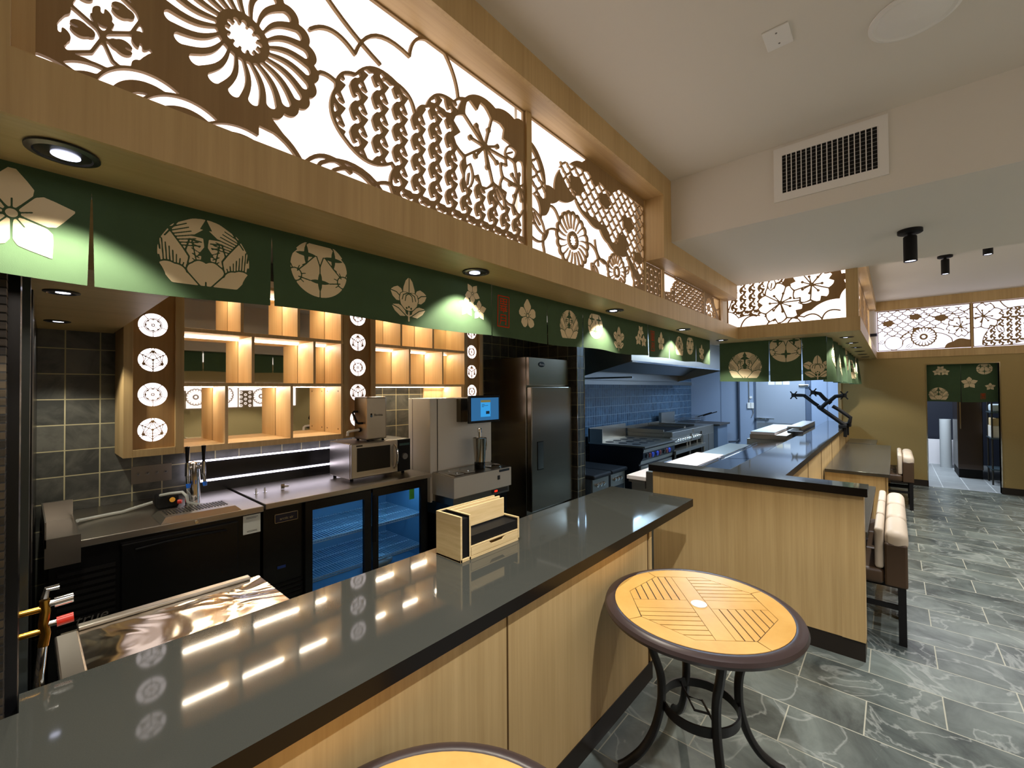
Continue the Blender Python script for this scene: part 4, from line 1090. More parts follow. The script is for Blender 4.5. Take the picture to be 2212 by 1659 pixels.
d0, d1 = X0+.064, X1-.012; m0 = (d0+d1)/2+.01
dr = MB(); dr.prism([(d0, Z0+.016), (d1, Z0+.016), (d1, Z0+.050), (m0+.055, Z0+.050), (m0+.038, Z0+.036), (m0-.038, Z0+.036), (m0-.055, Z0+.050), (d0, Z0+.050)], 'Y', Y0, Y0+.008)
dr = dr.build('drawer', PALE, t)
# ================================================================== ROUND TABLES
TBR = mat('table_rim', lin((58, 46, 44)), .32); TBL = mat('table_leg', lin((22, 19, 20)), .38)
SLAT = wood('table_slat', (198, 148, 70), (216, 170, 92), scale=(9, 9, 9), rough=.35, bump=.05)
GAP = mat('slat_gap', lin((70, 44, 16)), .7); CAP = mat('umbrella_cap', lin((224, 222, 214)), .35)
def round_table(cx, cy, label):
    t = thing('round_table', label, 'table', (cx, cy, 0), rz=math.radians(38), group='round slatted garden tables')
    Zt = .72; r = .405
    b = MB(); b.lathe((0, 0, 0), [(.340, Zt-.040), (r-.03, Zt-.045), (r-.006, Zt-.036), (r, Zt-.022), (r-.006, Zt-.008), (r-.022, Zt), (.362, Zt), (.358, Zt-.003)], 72)
    b.build('rim', TBR, t, smooth=True, local=True)
    b = MB(); b.cyl((0, 0, Zt-.034), (0, 0, Zt-.0045), .360, n=64); b.build('underlay', GAP, t, local=True)
    # boards: outer ring in four arcs, a cross and slatted quadrants
    ro, ap, g = .3585, .277, .0022
    oc = lambda k: (ap/math.cos(PI/8)*math.cos(PI/8+k*PI/4), ap/math.cos(PI/8)*math.sin(PI/8+k*PI/4))
    for k in range(4):
        a0, a1 = k*PI/2+PI/8+.004, (k+1)*PI/2+PI/8-.004; b = MB()
        P = [(ro*math.cos(a0+(a1-a0)*i/16), ro*math.sin(a0+(a1-a0)*i/16)) for i in range(17)]
        q = [rot2(oc(0), (k+1)*PI/2-.008), oc(2*k+1), rot2(oc(0), k*PI/2+.008)]
        b.prism(P+q, 'Z', Zt-.010, Zt); b.build('ring_board', SLAT, t, local=True)
    w = .036; b = MB()
    b.box(-ap+g, ap-g, -w, w, Zt-.010, Zt-.0003); b.box(-w, w, w+g, ap-g, Zt-.010, Zt-.0003); b.box(-w, w, -ap+g, -w-g, Zt-.010, Zt-.0003)
    b.build('cross_board', SLAT, t, local=True)
    for k in range(4):
        a = k*PI/2; s0 = w+g; pitch = .0345
        xm = lambda y: min(ap, ap*math.sqrt(2)-y)-g*1.5
        while s0 < ap-.012:
            s1 = min(s0+pitch-.0050, ap-g)
            P = [(w+g, s0), (xm(s0), s0)]
            yk = ap*math.sqrt(2)-ap
            if s0 < yk < s1: P.append((xm(yk), yk))
            P += [(max(w+g+.002, xm(s1)), s1), (w+g, s1)]
            b = MB(); b.prism([rot2(p, a) for p in P], 'Z', Zt-.010, Zt-.0002); b.build('slat', SLAT, t, local=True)
            s0 += pitch
    b = MB(); b.lathe((0, 0, Zt), [(.0335, -.002), (.0335, .003), (.030, .005), (.024, .0042), (.0225, .0025), (.0001, .003)], 32); b.build('centre_cap', CAP, t, smooth=True, local=True)
    for k in range(4):
        a = k*PI/2+.02
        prof = [(.235, Zt-.04), (.232, Zt-.10), (.205, .52), (.172, .42), (.166, .33), (.176, .25), (.205, .16), (.255, .08), (.32, .025), (.355, .008)]
        pts = []
        P = [(rr*math.cos(a), rr*math.sin(a), z) for rr, z in prof]
        for i in range(len(P)-1):      # Catmull-Rom
            p0, p1, p2, p3 = (Vector(P[max(i-1, 0)]), Vector(P[i]), Vector(P[i+1]), Vector(P[min(i+2, len(P)-1)]))
            for q in range(4):
                s = q/4; pts.append(.5*((2*p1)+(p2-p0)*s+(2*p0-5*p1+4*p2-p3)*s*s+(3*p1-p0-3*p2+p3)*s**3))
        pts.append(Vector(P[-1]))
        b = MB(); b.tube(pts, .021, 10, flat=.85); lg = b.build('leg', TBL, t, smooth=True, local=True)
    b = MB(); b.lathe((0, 0, .28), [(.152, -.02), (.160, -.02), (.160, .02), (.152, .02), (.152, -.02)], 48, cap=False); b.build('ring', TBL, t, smooth=True, local=True)
    b = MB(); b.tube([(-.152, -.02, .28), (-.05, -.02, .28), (-.05, .045, .28), (.045, .045, .28), (.045, -.045, .28), (-.045, -.045, .30)][:2]+[(.03, -.02, .28), (.055, .035, .28), (-.03, .035, .28), (-.05, -.02, .28)], .005, 8)
    b.tube([(.055, .035, .28), (.150, .035, .28)], .005, 8); b.build('scroll_brace', TBL, t, smooth=True, local=True)
    b = MB(); [b.box(*([-.02+.235*math.cos(a), .02+.235*math.cos(a), -.02+.235*math.sin(a), .02+.235*math.sin(a), Zt-.05, Zt-.034])) for a in [k*PI/2+.02 for k in range(4)]]
    b.box(-.2, .2, -.012, .012, Zt-.048, Zt-.036); b.box(-.012, .012, -.2, .2, Zt-.048, Zt-.036); b.build('under_frame', TBL, t, local=True)
    return t
T1 = round_table(1.975, .655, 'round slatted wooden table with a dark rim standing before the wooden half wall')
dup(T1, (.485, .645, 0), rz=math.radians(63), label='round slatted table at the bottom edge of the photo, mostly out of frame')
# ================================================================== BACK BAR
t = thing('draught_cooler', 'black draught beer cooler with steel top at the left end of the back bar', 'cooler', (.6, 3.6, 0))
b = MB(); b.rbox(.075, 1.075, 3.185, 4.04, .862, .90, .004); b.build('steel_top', STEELH, t)
b = MB(); b.box(.09, 1.065, 3.225, 3.98, .08, .861); b.build('body', BLACK, t)
b = MB(); b.rbox(.36, .93, 3.200, 3.225, .14, .83, .006); dd = b.build('door', BLACK, t)
b = MB(); b.tube([(.42, 3.192, .79), (.55, 3.185, .80), (.70, 3.185, .80), (.86, 3.192, .79)], .006, 8); b.build('door_handle', BLACKM, dd, smooth=True)
b = MB(); [b.box(.12, .34, 3.212, 3.224, .16+.035*k, .178+.035*k) for k in range(17)]; b.build('vent_grille', BLACKM, t)
b = MB(); b.cyl((.70, 3.186, .88), (.70, 3.178, .88), .009, n=16); b.build('lock', CHROME, t)
text('lettering', 'true', .075, mat('silver_lettering', lin((150, 145, 138)), .3, .7), t, (.245, 3.210, .475), shear=.25)
WT = mat('paper_white', lin((228, 230, 220)), .8)
o = box('notice_card', .962, 1.066, 3.220, 3.2225, .725, .848, WT); tag(o, 'white paper notice taped to the front of the draught cooler', 'notice')
b = MB(); [b.box(.98, 1.05-.01*(k % 2), 3.2185, 3.2195, .833-.007*k, .8355-.007*k) for k in (0, 1)]; [b.box(.985, 1.045, 3.2185, 3.2195, .745-.006*k, .7465-.006*k) for k in (0, 1)]; b.build('print_lines', mat('ink', lin((70, 74, 72)), .8), o)
# drip tray
t = thing('drip_tray', 'slotted steel drip tray lying on the draught cooler top', 'drip tray', (.735, 3.32, .901))
b = MB(); P0 = [(.53, 3.19), (.945, 3.19), (.945, 3.47), (.53, 3.47)]
b.add([(.53, 3.19, .901), (.945, 3.19, .901), (.945, 3.47, .901), (.53, 3.47, .901), (.56, 3.235, .928), (.92, 3.235, .928), (.92, 3.455, .928), (.56, 3.455, .928)], [(0, 1, 5, 4), (1, 2, 6, 5), (2, 3, 7, 6), (3, 0, 4, 7), (4, 5, 6, 7), (0, 3, 2, 1)]); b.build('rim', STEELH, t)
b = MB(); [b.box(.575+.0165*k, .583+.0165*k, 3.30, 3.43, .928, .931) for k in range(20)]; b.build('grate', mat('grate_slot', lin((60, 58, 52)), .4, .8), t)
# steel splash box at the left end
t = thing('steel_splash_box', 'folded steel box on the left end of the draught cooler', 'steel box', (.12, 3.4, .80))
b = MB(); b.box(.072, .200, 3.14, 3.165, .80, .945); b.box(.072, .078, 3.14, 3.72, .901, 1.03); b.box(.194, .200, 3.165, 3.72, .9005, .945); b.box(.078, .194, 3.165, 3.72, .918, .924); b.box(.078, .200, 3.70, 3.72, .901, 1.03)
b.build('body', STEEL, t)
# beer tower
t = thing('beer_tap_tower', 'chrome beer tower with two black tap handles and blue nozzle caps', 'beer tower', (.76, 3.55, .9005))
b = MB(); b.lathe((.76, 3.55, .9005), [(.055, 0), (.055, .006), (.042, .010), (.040, .29), (.043, .292), (.043, .28), (.0001, .304)], 32); b.build('column', CHROME, t, smooth=True)
for dx in (-.045, .045):
    x = .76+dx; tp = MB(); tp.cyl((.76+dx*.4, 3.53, 1.165), (x, 3.485, 1.165), .014, n=16); tp.cyl((x, 3.485, 1.205), (x, 3.485, 1.12), .012, .014, n=16); tp.cyl((x, 3.485, 1.125), (x, 3.455, 1.065), .011, .009, n=16)
    tp = tp.build('faucet', CHROME, t, smooth=True)
    h = MB(); h.lathe((x, 3.485, 1.205), [(.008, 0), (.009, .015), (.013, .09), (.014, .105), (.0001, .108)], 16); h.build('tap_handle', BLACK, tp, smooth=True)
    c = MB(); c.cyl((x, 3.457, 1.07), (x, 3.449, 1.045), .014, .011, n=14); c.build('nozzle_cap', BLUE, tp, smooth=True)
# hoses and pump behind the tower
t = thing('gas_pump', 'black pump with red valve and clear hose loop beside the beer tower', 'pump', (.64, 3.66, .9005))
b = MB(); b.rbox(.585, .70, 3.62, 3.74, .9005, .985, .012); b.build('body', BLACKM, t)
b = MB(); b.cyl((.655, 3.62, .955), (.655, 3.58, .96), .016, n=14); b.build('valve', BRASS, t)
b = MB(); b.cyl((.69, 3.61, .935), (.71, 3.60, .935), .014, n=14); b.build('valve_knob', RED, t)
HOSE = mat('clear_hose', lin((176, 178, 170)), .3)
b = MB(); b.tube([(.60, 3.63, .99), (.64, 3.57, 1.005), (.70, 3.54, 1.008), (.715, 3.50, .985), (.72, 3.49, .945), (.76, 3.485, .925), (.80, 3.48, .915)], .009, 10); b.build('hose', HOSE, t, smooth=True)
b = MB(); b.tube([(.212, 3.57, .925), (.24, 3.62, .915), (.32, 3.66, .912), (.42, 3.68, .912), (.50, 3.72, .92), (.575, 3.72, .935)], .010, 10)
o = b.build('clear_hose', HOSE, smooth=True); tag(o, 'clear plastic hose lying along the steel top towards the pump', 'hose')
t = thing('switch_plate', 'steel plate with four toggle switches on the tiled wall', 'switch', (.62, YW-.004, 1.08))
box('plate', .506, .735, YW-.006, YW-.0005, 1.018, 1.142, mat('switch_steel', lin((120, 112, 100)), .4, .6), t)
for k in range(4):
    b = MB(); x = .545+.052*k; b.cyl((x, YW-.006, 1.085), (x, YW-.010, 1.085), .010, n=14); b.cyl((x, YW-.010, 1.085), (x, YW-.024, 1.093), .004, n=10); b.build('toggle', GREY, t)
# glass door cooler
t = thing('glass_door_cooler', 'black back bar cooler with two glass doors and wire shelves', 'cooler', (1.8, 3.6, 0))
b = MB(); b.rbox(1.10, 2.515, 3.225, 4.04, .862, .90, .004); b.build('steel_top', STEELH, t)
b = MB(); b.box(1.10, 1.42, 3.27, 3.94, .08, .861); b.box(1.42, 2.50, 3.92, 3.94, .08, .861); b.box(2.47, 2.50, 3.27, 3.94, .08, .861); b.box(1.42, 2.47, 3.27, 3.94, .08, .12); b.box(1.42, 2.47, 3.262, 3.94, .825, .861); b.build('body', BLACK, t)
INN = mat('cooler_liner', lin((112, 150, 178)), .45)
b = MB(); b.box(1.421, 1.424, 3.29, 3.919, .12, .825); b.box(2.466, 2.469, 3.29, 3.919, .12, .825); b.box(1.424, 2.466, 3.916, 3.919, .12, .825); b.box(1.424, 2.466, 3.29, 3.916, .12, .123); b.box(1.424, 2.466, 3.29, 3.916, .822, .825); b.build('liner', INN, t)
for (xa, xb) in ((1.37, 1.90), (1.915, 2.46)):
    f = MB(); w = .052; f.box(xa, xb, 3.235, 3.262, .79, .855); f.box(xa, xb, 3.235, 3.262, .10, .15); f.box(xa, xa+w, 3.235, 3.262, .15, .79); f.box(xb-w*1.2, xb, 3.235, 3.262, .15, .79)
    f = f.build('glass_door', BLACK, t)
    box('pane', xa+w, xb-w*1.2, 3.245, 3.250, .15, .79, GLASS, f)
b = MB(); b.rbox(1.905, 1.940, 3.218, 3.236, .42, .80, .008); b.build('door_handle', BLACKM, t)
WIRE = mat('wire_white', lin((190, 214, 230)), .4)
for z in (.535, .245):
    for (xa, xb) in ((1.43, 1.935), (1.945, 2.46)):
        b = MB(); n = 21
        for k in range(n+1):
            x = xa+.008+(xb-xa-.016)*k/n; b.box(x-.0018, x+.0018, 3.31, 3.90, z, z+.0036)
        for y in (3.31, 3.33, 3.50, 3.70, 3.89): b.box(xa, xb, y-.003, y+.003, z-.006, z)
        b.box(xa, xb, 3.307, 3.313, z-.022, z-.016)
        for k in range(0, n+1): x = xa+.008+(xb-xa-.016)*k/n; b.box(x-.0015, x+.0015, 3.308, 3.311, z-.022, z)
        b.build('wire_shelf', WIRE, t)
bg = box('badge', 1.175, 1.325, 3.262, 3.268, .745, .80, mat('badge_navy', lin((30, 30, 44)), .3), t); 
text('lettering', 'arctic air', .026, mat('badge_gold', lin((170, 156, 120)), .35, .5), bg, (1.25, 3.2605, .768))
b = MB(); b.box(1.172, 1.328, 3.264, 3.269, .742, .7445); b.box(1.172, 1.328, 3.264, 3.269, .8005, .803); b.box(1.172, 1.1745, 3.264, 3.269, .742, .803); b.box(1.3255, 1.328, 3.264, 3.269, .742, .803); b.build('badge_frame', CHROME, bg)
box('label_plate', 1.19, 1.245, 3.264, 3.269, .418, .436, mat('label_blue', lin((30, 60, 130)), .4), t)
box('paper_tag', 2.28, 2.33, 3.2405, 3.244, .70, .79, mat('tag_green', lin((70, 160, 60)), .7), t)
b = MB(); [b.box(1.13, 1.36, 3.262, 3.270, .14+.032*k, .155+.032*k) for k in range(6)]; b.build('vent_grille', BLACKM, t)
BAG = mat('plastic_bag', lin((190, 205, 215)), .4, bump=.6, bscale=40)
b = MB(); b.sphere((2.05, 3.40, .180), .10, 16, 10, sc=(1.5, .9, .55)); o = b.build('plastic_bag', BAG, smooth=True); tag(o, 'crumpled plastic bag at the bottom of the glass door cooler', 'bag')
l = bpy.data.lights.new('cooler_lamp', 'AREA'); l.shape = 'RECTANGLE'; l.size = .9; l.size_y = .03; l.energy = 4.5; l.color = (.25, .62, 1)
o = bpy.data.objects.new('cooler_lamp', l); C.objects.link(o); l.energy = 2.2; o.location = (1.95-t.location.x, 3.36-t.location.y, .815); o.rotation_euler = (math.radians(12), 0, 0); o.parent = t
# lit black riser behind
t = thing('lit_bottle_riser', 'black ledge edged with white light strips behind the beer tower', 'lit ledge', (1.35, 4.0, .9005))
b = MB(); b.box(.835, 2.46, 3.975, 4.035, .9005, 1.135); b.build('body', BLACK, t)
b = MB(); b.box(.83, 2.46, 3.963, 3.975, .982, .996); b.build('light_strip', LEDC, t)
b = MB(); b.box(.83, 2.46, 3.963, 3.98, 1.1352, 1.147); b.build('light_strip', LEDC, t)
b = MB(); b.box(.82, .834, 3.963, 3.975, .982, 1.147); b.build('light_strip', LEDC, t)
# small hardware lying on the steel top
for k, (x, y) in enumerate(((1.168, 3.62), (1.228, 3.62))):
    b = MB(); b.cyl((x, y, .9005), (x, y, .903), .016, n=16); b.cyl((x, y, .903), (x, y, .935), .007, n=12); o = b.build('metal_stud', CHROME, smooth=True)
    tag(o, ('left', 'right')[k]+' one of two small chrome studs standing on the cooler top', 'stud', 'chrome studs on the steel top')
b = MB(); b.cyl((1.345, 3.62, .922), (1.368, 3.61, .922), .020, n=6); b.cyl((1.368, 3.61, .922), (1.395, 3.60, .922), .008, n=12); o = b.build('hex_bolt', CHROME); tag(o, 'chrome hex bolt lying on the cooler top beside the microwave', 'bolt')
# microwave
t = thing('microwave', 'steel commercial microwave with a side dial on the back bar', 'microwave', (2.1, 3.6, .9005))
b = MB(); b.rbox(1.812, 2.405, 3.42, 3.78, .925, 1.225, .006); b.build('body', STEEL, t)
feet(.9005, .926, .014, (1.85, 2.36), (3.46, 3.76), BLACKM, t)
d = MB(); d.rbox(1.816, 2.265, 3.398, 3.42, .932, 1.220, .005); d = d.build('door', STEELH, t)
box('window', 1.865, 2.185, 3.3955, 3.400, .985, 1.185, BLACK, d)
b = MB(); b.tube([(2.225, 3.398, .975), (2.228, 3.37, .99), (2.230, 3.355, 1.03), (2.232, 3.350, 1.08), (2.230, 3.355, 1.13), (2.228, 3.37, 1.17), (2.225, 3.398, 1.185)], .010, 12); b.build('handle', CHROME, d, smooth=True)
p = box('control_panel', 2.272, 2.402, 3.402, 3.42, .932, 1.220, BLACKM, t)
b = MB(); b.cyl((2.338, 3.402, 1.065), (2.338, 3.385, 1.065), .030, .027, n=28); b.build('dial', GREY, p, smooth=True)
box('display', 2.285, 2.392, 3.400, 3.4025, 1.165, 1.185, mat('display_teal', lin((40, 78, 74)), .3), p)
box('badge', 1.858, 1.915, 3.3950, 3.3985, 1.197, 1.209, BLACK, d)
# steel dispenser
t = thing('drink_dispenser', 'upright steel drink dispenser with black handle and spout on the microwave', 'dispenser', (2.08, 3.56, 1.2255))
b = MB(); b.rbox(1.985, 2.185, 3.45, 3.67, 1.237, 1.618, .014); b.build('body', STEEL, t)
feet(1.2255, 1.239, .012, (2.01, 2.16), (3.475, 3.645), BLACKM, t)
b = MB(); b.tube([(1.985, 3.605, 1.485), (1.950, 3.605, 1.485), (1.935, 3.60, 1.475), (1.935, 3.53, 1.395), (1.945, 3.52, 1.385), (1.985, 3.52, 1.385)], .010, 10); b.build('handle', BLACKM, t, smooth=True)
b = MB(); b.cyl((1.985, 3.56, 1.325), (1.975, 3.56, 1.325), .020, n=18); b.build('gasket', BLACKM, t)
b = MB(); b.tube([(1.978, 3.56, 1.325), (1.88, 3.56, 1.318), (1.868, 3.56, 1.310), (1.866, 3.56, 1.28)], .011, 12); b.build('spout', WHITE, t, smooth=True)
text('lettering', 'Bevista', .030, BLACK, t, (2.100, 3.4490, 1.455)); b = MB(); b.cyl((2.030, 3.4505, 1.463), (2.030, 3.4485, 1.463), .009, n=16); b.cyl((2.030, 3.4505, 1.447), (2.030, 3.4485, 1.447), .011, n=16, mi=1); b.build('drop_mark', [BLACK, mat('drop_blue', lin((60, 90, 110)), .4)], t)
# ================================================================== WHITE BLENDING MACHINE
t = thing('blending_machine', 'white blending machine with touch screen and steel jar beside the steel fridge', 'blender', (2.98, 3.5, 0))
b = MB(); b.rbox(2.572, 3.40, 3.32, 3.67, .87, 1.592, .004); b.rbox(2.572, 3.40, 3.32, 3.67, .60, .869, .003); b.build('cabinet', WHITEP, t)
b = MB(); b.box(2.655, 2.660, 3.316, 3.3215, .885, 1.585); b.box(2.570, 2.575, 3.60, 3.604, .87, 1.585); b.build('panel_seam', DGREY, t)
b = MB(); b.rbox(2.66, 3.398, 3.312, 3.32, .90, 1.585, .002); b.build('front_panel', WHITEP, t)
b = MB(); b.add([(2.592, 3.0, .682), (3.372, 3.0, .682), (3.372, 3.32, .682), (2.592, 3.32, .682), (2.592, 3.0, .868), (3.372, 3.0, .868), (3.372, 3.32, .885), (2.592, 3.32, .885)], [(0, 3, 2, 1), (4, 5, 6, 7), (0, 1, 5, 4), (1, 2, 6, 5), (2, 3, 7, 6), (3, 0, 4, 7)]); b.build('front_box', WHITEP, t)
b = MB(); b.add([(2.60, 3.005, .869), (3.365, 3.005, .869), (3.365, 3.315, .8855), (2.60, 3.315, .8855), (2.60, 3.005, .8735), (3.365, 3.005, .8735), (3.365, 3.315, .890), (2.60, 3.315, .890)], [(0, 3, 2, 1), (4, 5, 6, 7), (0, 1, 5, 4), (1, 2, 6, 5), (2, 3, 7, 6), (3, 0, 4, 7)])
dk = b.build('steel_deck', STEELH, t)
for k, (x, y) in enumerate(((2.70, 3.09), (2.70, 3.20), (2.84, 3.09), (2.84, 3.20))):
    l_ = MB(); l_.rbox(x-.055, x+.055, y-.045, y+.045, .879, .886, .003); l_.build('ingredient_lid', STEELH, dk)
    q = MB(); q.sphere((x, y, .890), .011, 12, 8); q.build('lid_knob', CHROME, dk, smooth=True)
q = MB(); q.lathe((3.24, 3.14, .884), [(.095, -.002), (.098, .004), (.088, .004), (.082, -.001), (.03, -.004), (.0001, -.004)], 36); q.build('rinse_ring', CHROME, dk, smooth=True)
b = MB(); b.box(2.90, 3.02, 3.25, 3.312, 1.35, 1.585); b.build('cup_cover', mat('brown_steel', lin((120, 110, 92)), .25, .8), t)
m = MB(); m.rbox(2.905, 3.352, 3.135, 3.16, 1.338, 1.615, .006); m = m.build('touch_screen', BLACK, t)
box('screen', 2.935, 3.330, 3.1335, 3.1348, 1.362, 1.592, emis('screen_blue', (58, 118, 170), .75), m)
box('screen_window', 3.065, 3.205, 3.1322, 3.1333, 1.398, 1.565, emis('screen_cyan', (60, 160, 230), .95), m)
box('screen_bar', 3.065, 3.205, 3.1315, 3.1322, 1.545, 1.568, emis('screen_gold', (140, 130, 80), .7), m)
b = MB(); b.box(3.14, 3.19, 3.1310, 3.1320, 1.425, 1.455); b.box(3.08, 3.12, 3.1312, 3.1320, 1.522, 1.526); b.box(3.08, 3.17, 3.1312, 3.1320, 1.510, 1.514); b.box(3.08, 3.11, 3.1312, 3.1320, 1.498, 1.502); b.build('screen_text', mat('screen_ink', lin((40, 74, 100)), .5), m)
b = MB(); b.rbox(2.99, 3.15, 3.16, 3.30, 1.34, 1.46, .01); b.build('screen_arm', WHITEP, t)
j = thing('blender_jar', 'steel blender jar with black base standing on the white machine', 'jar', (3.045, 3.13, .8835))
b = MB(); b.lathe((3.045, 3.13, .8835), [(.052, 0), (.055, .004), (.055, .062), (.050, .066)], 28); b.build('motor_base', BLACK, j, smooth=True)
b = MB(); b.lathe((3.045, 3.13, .949), [(.050, 0), (.054, .003), (.068, .235), (.071, .24), (.066, .243), (.052, .02)], 32); b.build('jar_body', mat('jar_steel', lin((190, 184, 170)), .16, 1), j, smooth=True)
b = MB(); b.tube([(3.108, 3.13, 1.165), (3.135, 3.13, 1.15), (3.140, 3.13, 1.11), (3.130, 3.13, 1.06), (3.105, 3.13, 1.045)], .006, 8); b.build('handle', CHROME, j, smooth=True)
b = MB(); b.cyl((3.045, 3.13, 1.192), (3.045, 3.13, 1.275), .017, n=16); b.rbox(3.02, 3.07, 3.12, 3.14, 1.24, 1.29, .004); b.build('agitator', CHROME, j, smooth=True)
b = MB(); b.box(3.19, 3.345, 2.9985, 3.0005, .838, .862); b.build('maker_plate', mat('slate_plate', lin((70, 78, 84)), .4, .5), t)
b = MB(); b.rbox(3.165, 3.20, 2.996, 3.0005, .765, .808, .002); b.build('power_switch', DGREY, t)
b = MB(); b.box(2.60, 3.36, 3.02, 3.93, .615, .681); b.build('steel_band', STEELH, t)
b = MB(); b.box(3.10, 3.33, 3.012, 3.021, .635, .668); b.build('control_strip', DGREY, t)
box('red_display', 3.135, 3.175, 3.0105, 3.0125, .645, .662, emis('display_red', (255, 40, 20), 2.2), t)
b = MB(); b.box(2.60, 3.36, 3.05, 3.93, .06, .614); b.build('base_cabinet', BLACK, t)
b = MB(); b.box(2.594, 2.6005, 3.05, 3.6, .50, .614); b.build('side_skirt', mat('skirt_blue', lin((38, 66, 92)), .35), t)
# ================================================================== STEEL FRIDGE
SFR = brushed('fridge_steel', (176, 166, 150), .24, (2, 2, 60), stren=.06)
t = thing('steel_fridge', 'tall stainless steel upright fridge at the end of the back bar', 'fridge', (4.47, 3.66, 0))
b = MB(); b.rbox(4.02, 4.90, 3.33, 4.03, .12, 2.07, .006); b.build('body', SFR, t)
d = MB(); d.rbox(4.035, 4.905, 3.255, 3.325, .20, 1.705, .008); d = d.build('door', SFR, t)
b = MB(); b.box(4.148, 4.262, 3.2535, 3.2565, .70, 1.028); b.build('pull', STEELM, d)
b = MB(); b.box(4.143, 4.150, 3.250, 3.2555, .69, 1.035); b.box(4.143, 4.262, 3.250, 3.2555, 1.028, 1.036); b.box(4.143, 4.262, 3.250, 3.2555, .69, .698); b.build('pull_edge', BLACK, d)
b = MB(); b.rbox(4.03, 4.87, 3.285, 3.33, 1.722, 2.066, .004); g = b.build('top_panel', SFR, t)
b = MB(); b.lathe((4.275, 3.2845, 1.985), [(.055, 0), (.055, .003), (.0001, .004)], 32, axis='Y'); 
b.v = [(4.275+(p[0]-4.275)*1.15, 3.2845-(p[1]-3.2845), 1.985+(p[2]-1.985)*.62) for p in b.v]; b.build('badge', BLACK, g, smooth=True)
text('lettering', 'Atosa', .042, mat('badge_white', lin((220, 220, 216)), .4), g, (4.275, 3.279, 1.985), shear=.15)
feet(0, .12, .03, (4.08, 4.84), (3.40, 3.97), BLACKM, t)
# ================================================================== UNDERCOUNTER STATION IN FRONT (steel lid) AND VALVE
SWIRL = bpy.data.materials.new('steel_lid'); SWIRL.use_nodes = True
_n = SWIRL.node_tree; _b = _n.nodes['Principled BSDF']; _b.inputs['Metallic'].default_value = 1; _b.inputs['Base Color'].default_value = rgb(206, 196, 182); _b.inputs['Roughness'].default_value = .12
_t = _n.nodes.new('ShaderNodeTexCoord'); _x = _n.nodes.new('ShaderNodeTexNoise'); _x.inputs['Scale'].default_value = 3.2; _x.inputs['Detail'].default_value = 2; _x.inputs['Distortion'].default_value = 1.1
_p = _n.nodes.new('ShaderNodeBump'); _p.inputs['Strength'].default_value = .6; _p.inputs['Distance'].default_value = .03
_n.links.new(_t.outputs['Object'], _x.inputs['Vector']); _n.links.new(_x.outputs['Fac'], _p.inputs['Height']); _n.links.new(_p.outputs['Normal'], _b.inputs['Normal'])
t = thing('steel_cabinet', 'low steel topped cabinet behind the front bar with wavy reflections in its lid', 'steel counter', (.41, 2.0, 0))
b = MB(); b.rbox(.09, .745, 1.70, 2.27, .775, .80, .004); b.build('lid', SWIRL, t)
b = MB(); b.box(.10, .735, 1.72, 2.25, .04, .775); b.build('body', STEEL, t)
b = MB(); b.rbox(.075, .135, 1.70, 2.20, .795, .822, .006); b.rbox(.135, .70, 2.235, 2.275, .80, .815, .004); b.build('raised_rim', STEELH, t)
t = thing('water_valve', 'brass water valve with chrome and red knobs on the dark left wall', 'valve', (.02, 1.9, 1.0))
b = MB(); b.tube([(.045, 1.90, 1.055), (.047, 1.90, 1.02), (.043, 1.90, .985), (.047, 1.90, .955), (.042, 1.90, .92)], .012, 12); b.cyl((-.015, 1.90, 1.03), (.045, 1.90, 1.03), .009, n=12); b.cyl((-.015, 1.90, .965), (.045, 1.90, .965), .009, n=12); b.build('body', BRASS, t, smooth=True)
b = MB(); b.cyl((.045, 1.90, 1.04), (.065, 1.90, 1.04), .009, n=12); b.cyl((.065, 1.90, 1.04), (.105, 1.90, 1.042), .014, n=16); b.build('chrome_knob', CHROME, t, smooth=True)
b = MB(); b.cyl((.045, 1.90, .98), (.070, 1.90, .98), .008, n=12); b.build('stem', CHROME, t, smooth=True)
b = MB(); b.cyl((.070, 1.90, .98), (.106, 1.90, .982), .014, n=16); b.build('red_knob', RED, t, smooth=True)
b = MB(); b.tube([(.045, 1.90, 1.06), (.05, 1.90, 1.085), (.075, 1.90, 1.085)], .009, 10); b.tube([(.042, 1.90, .92), (.035, 1.88, .84), (.045, 1.86, .70), (.05, 1.86, .5)], .010, 10); b.build('pipe', CHROME, t, smooth=True)
# ================================================================== KITCHEN
t = thing('cooking_hood', 'large steel cooking hood above the kitchen ranges', 'hood', (8.2, 3.5, 1.8))
b = MB(); x0, x1 = 6.0, 10.6
b.add([(x0, 2.92, 2.085), (x1, 2.92, 2.085), (x1, 2.92, 2.61), (x0, 2.92, 2.61), (x0, 3.95, 1.84), (x0, 3.95, 2.61), (x1, 3.95, 1.84), (x1, 3.95, 2.61)], [(0, 1, 2, 3), (0, 3, 5, 4), (1, 6, 7, 2), (4, 5, 7, 6), (3, 2, 7, 5)])
b.add([(x0+.01, 2.935, 2.085), (x1-.01, 2.935, 2.085), (x1-.01, 2.935, 2.55), (x0+.01, 2.935, 2.55), (x0+.01, 3.94, 1.85), (x0+.01, 3.94, 2.45), (x1-.01, 3.94, 1.85), (x1-.01, 3.94, 2.45)], [(3, 2, 1, 0), (4, 5, 3, 0), (2, 7, 6, 1), (6, 7, 5, 4), (5, 7, 2, 3)])
b.build('shell', STEELH, t)
b = MB(); b.add([(x0+.03, 3.15, 2.36), (x1-.03, 3.15, 2.36), (x1-.03, 3.80, 1.98), (x0+.03, 3.80, 1.98), (x0+.03, 3.16, 2.38), (x1-.03, 3.16, 2.38), (x1-.03, 3.81, 2.00), (x0+.03, 3.81, 2.00)], [(0, 1, 2, 3), (7, 6, 5, 4), (0, 4, 5, 1), (3, 2, 6, 7)]); b.build('filters', STEEL, t)
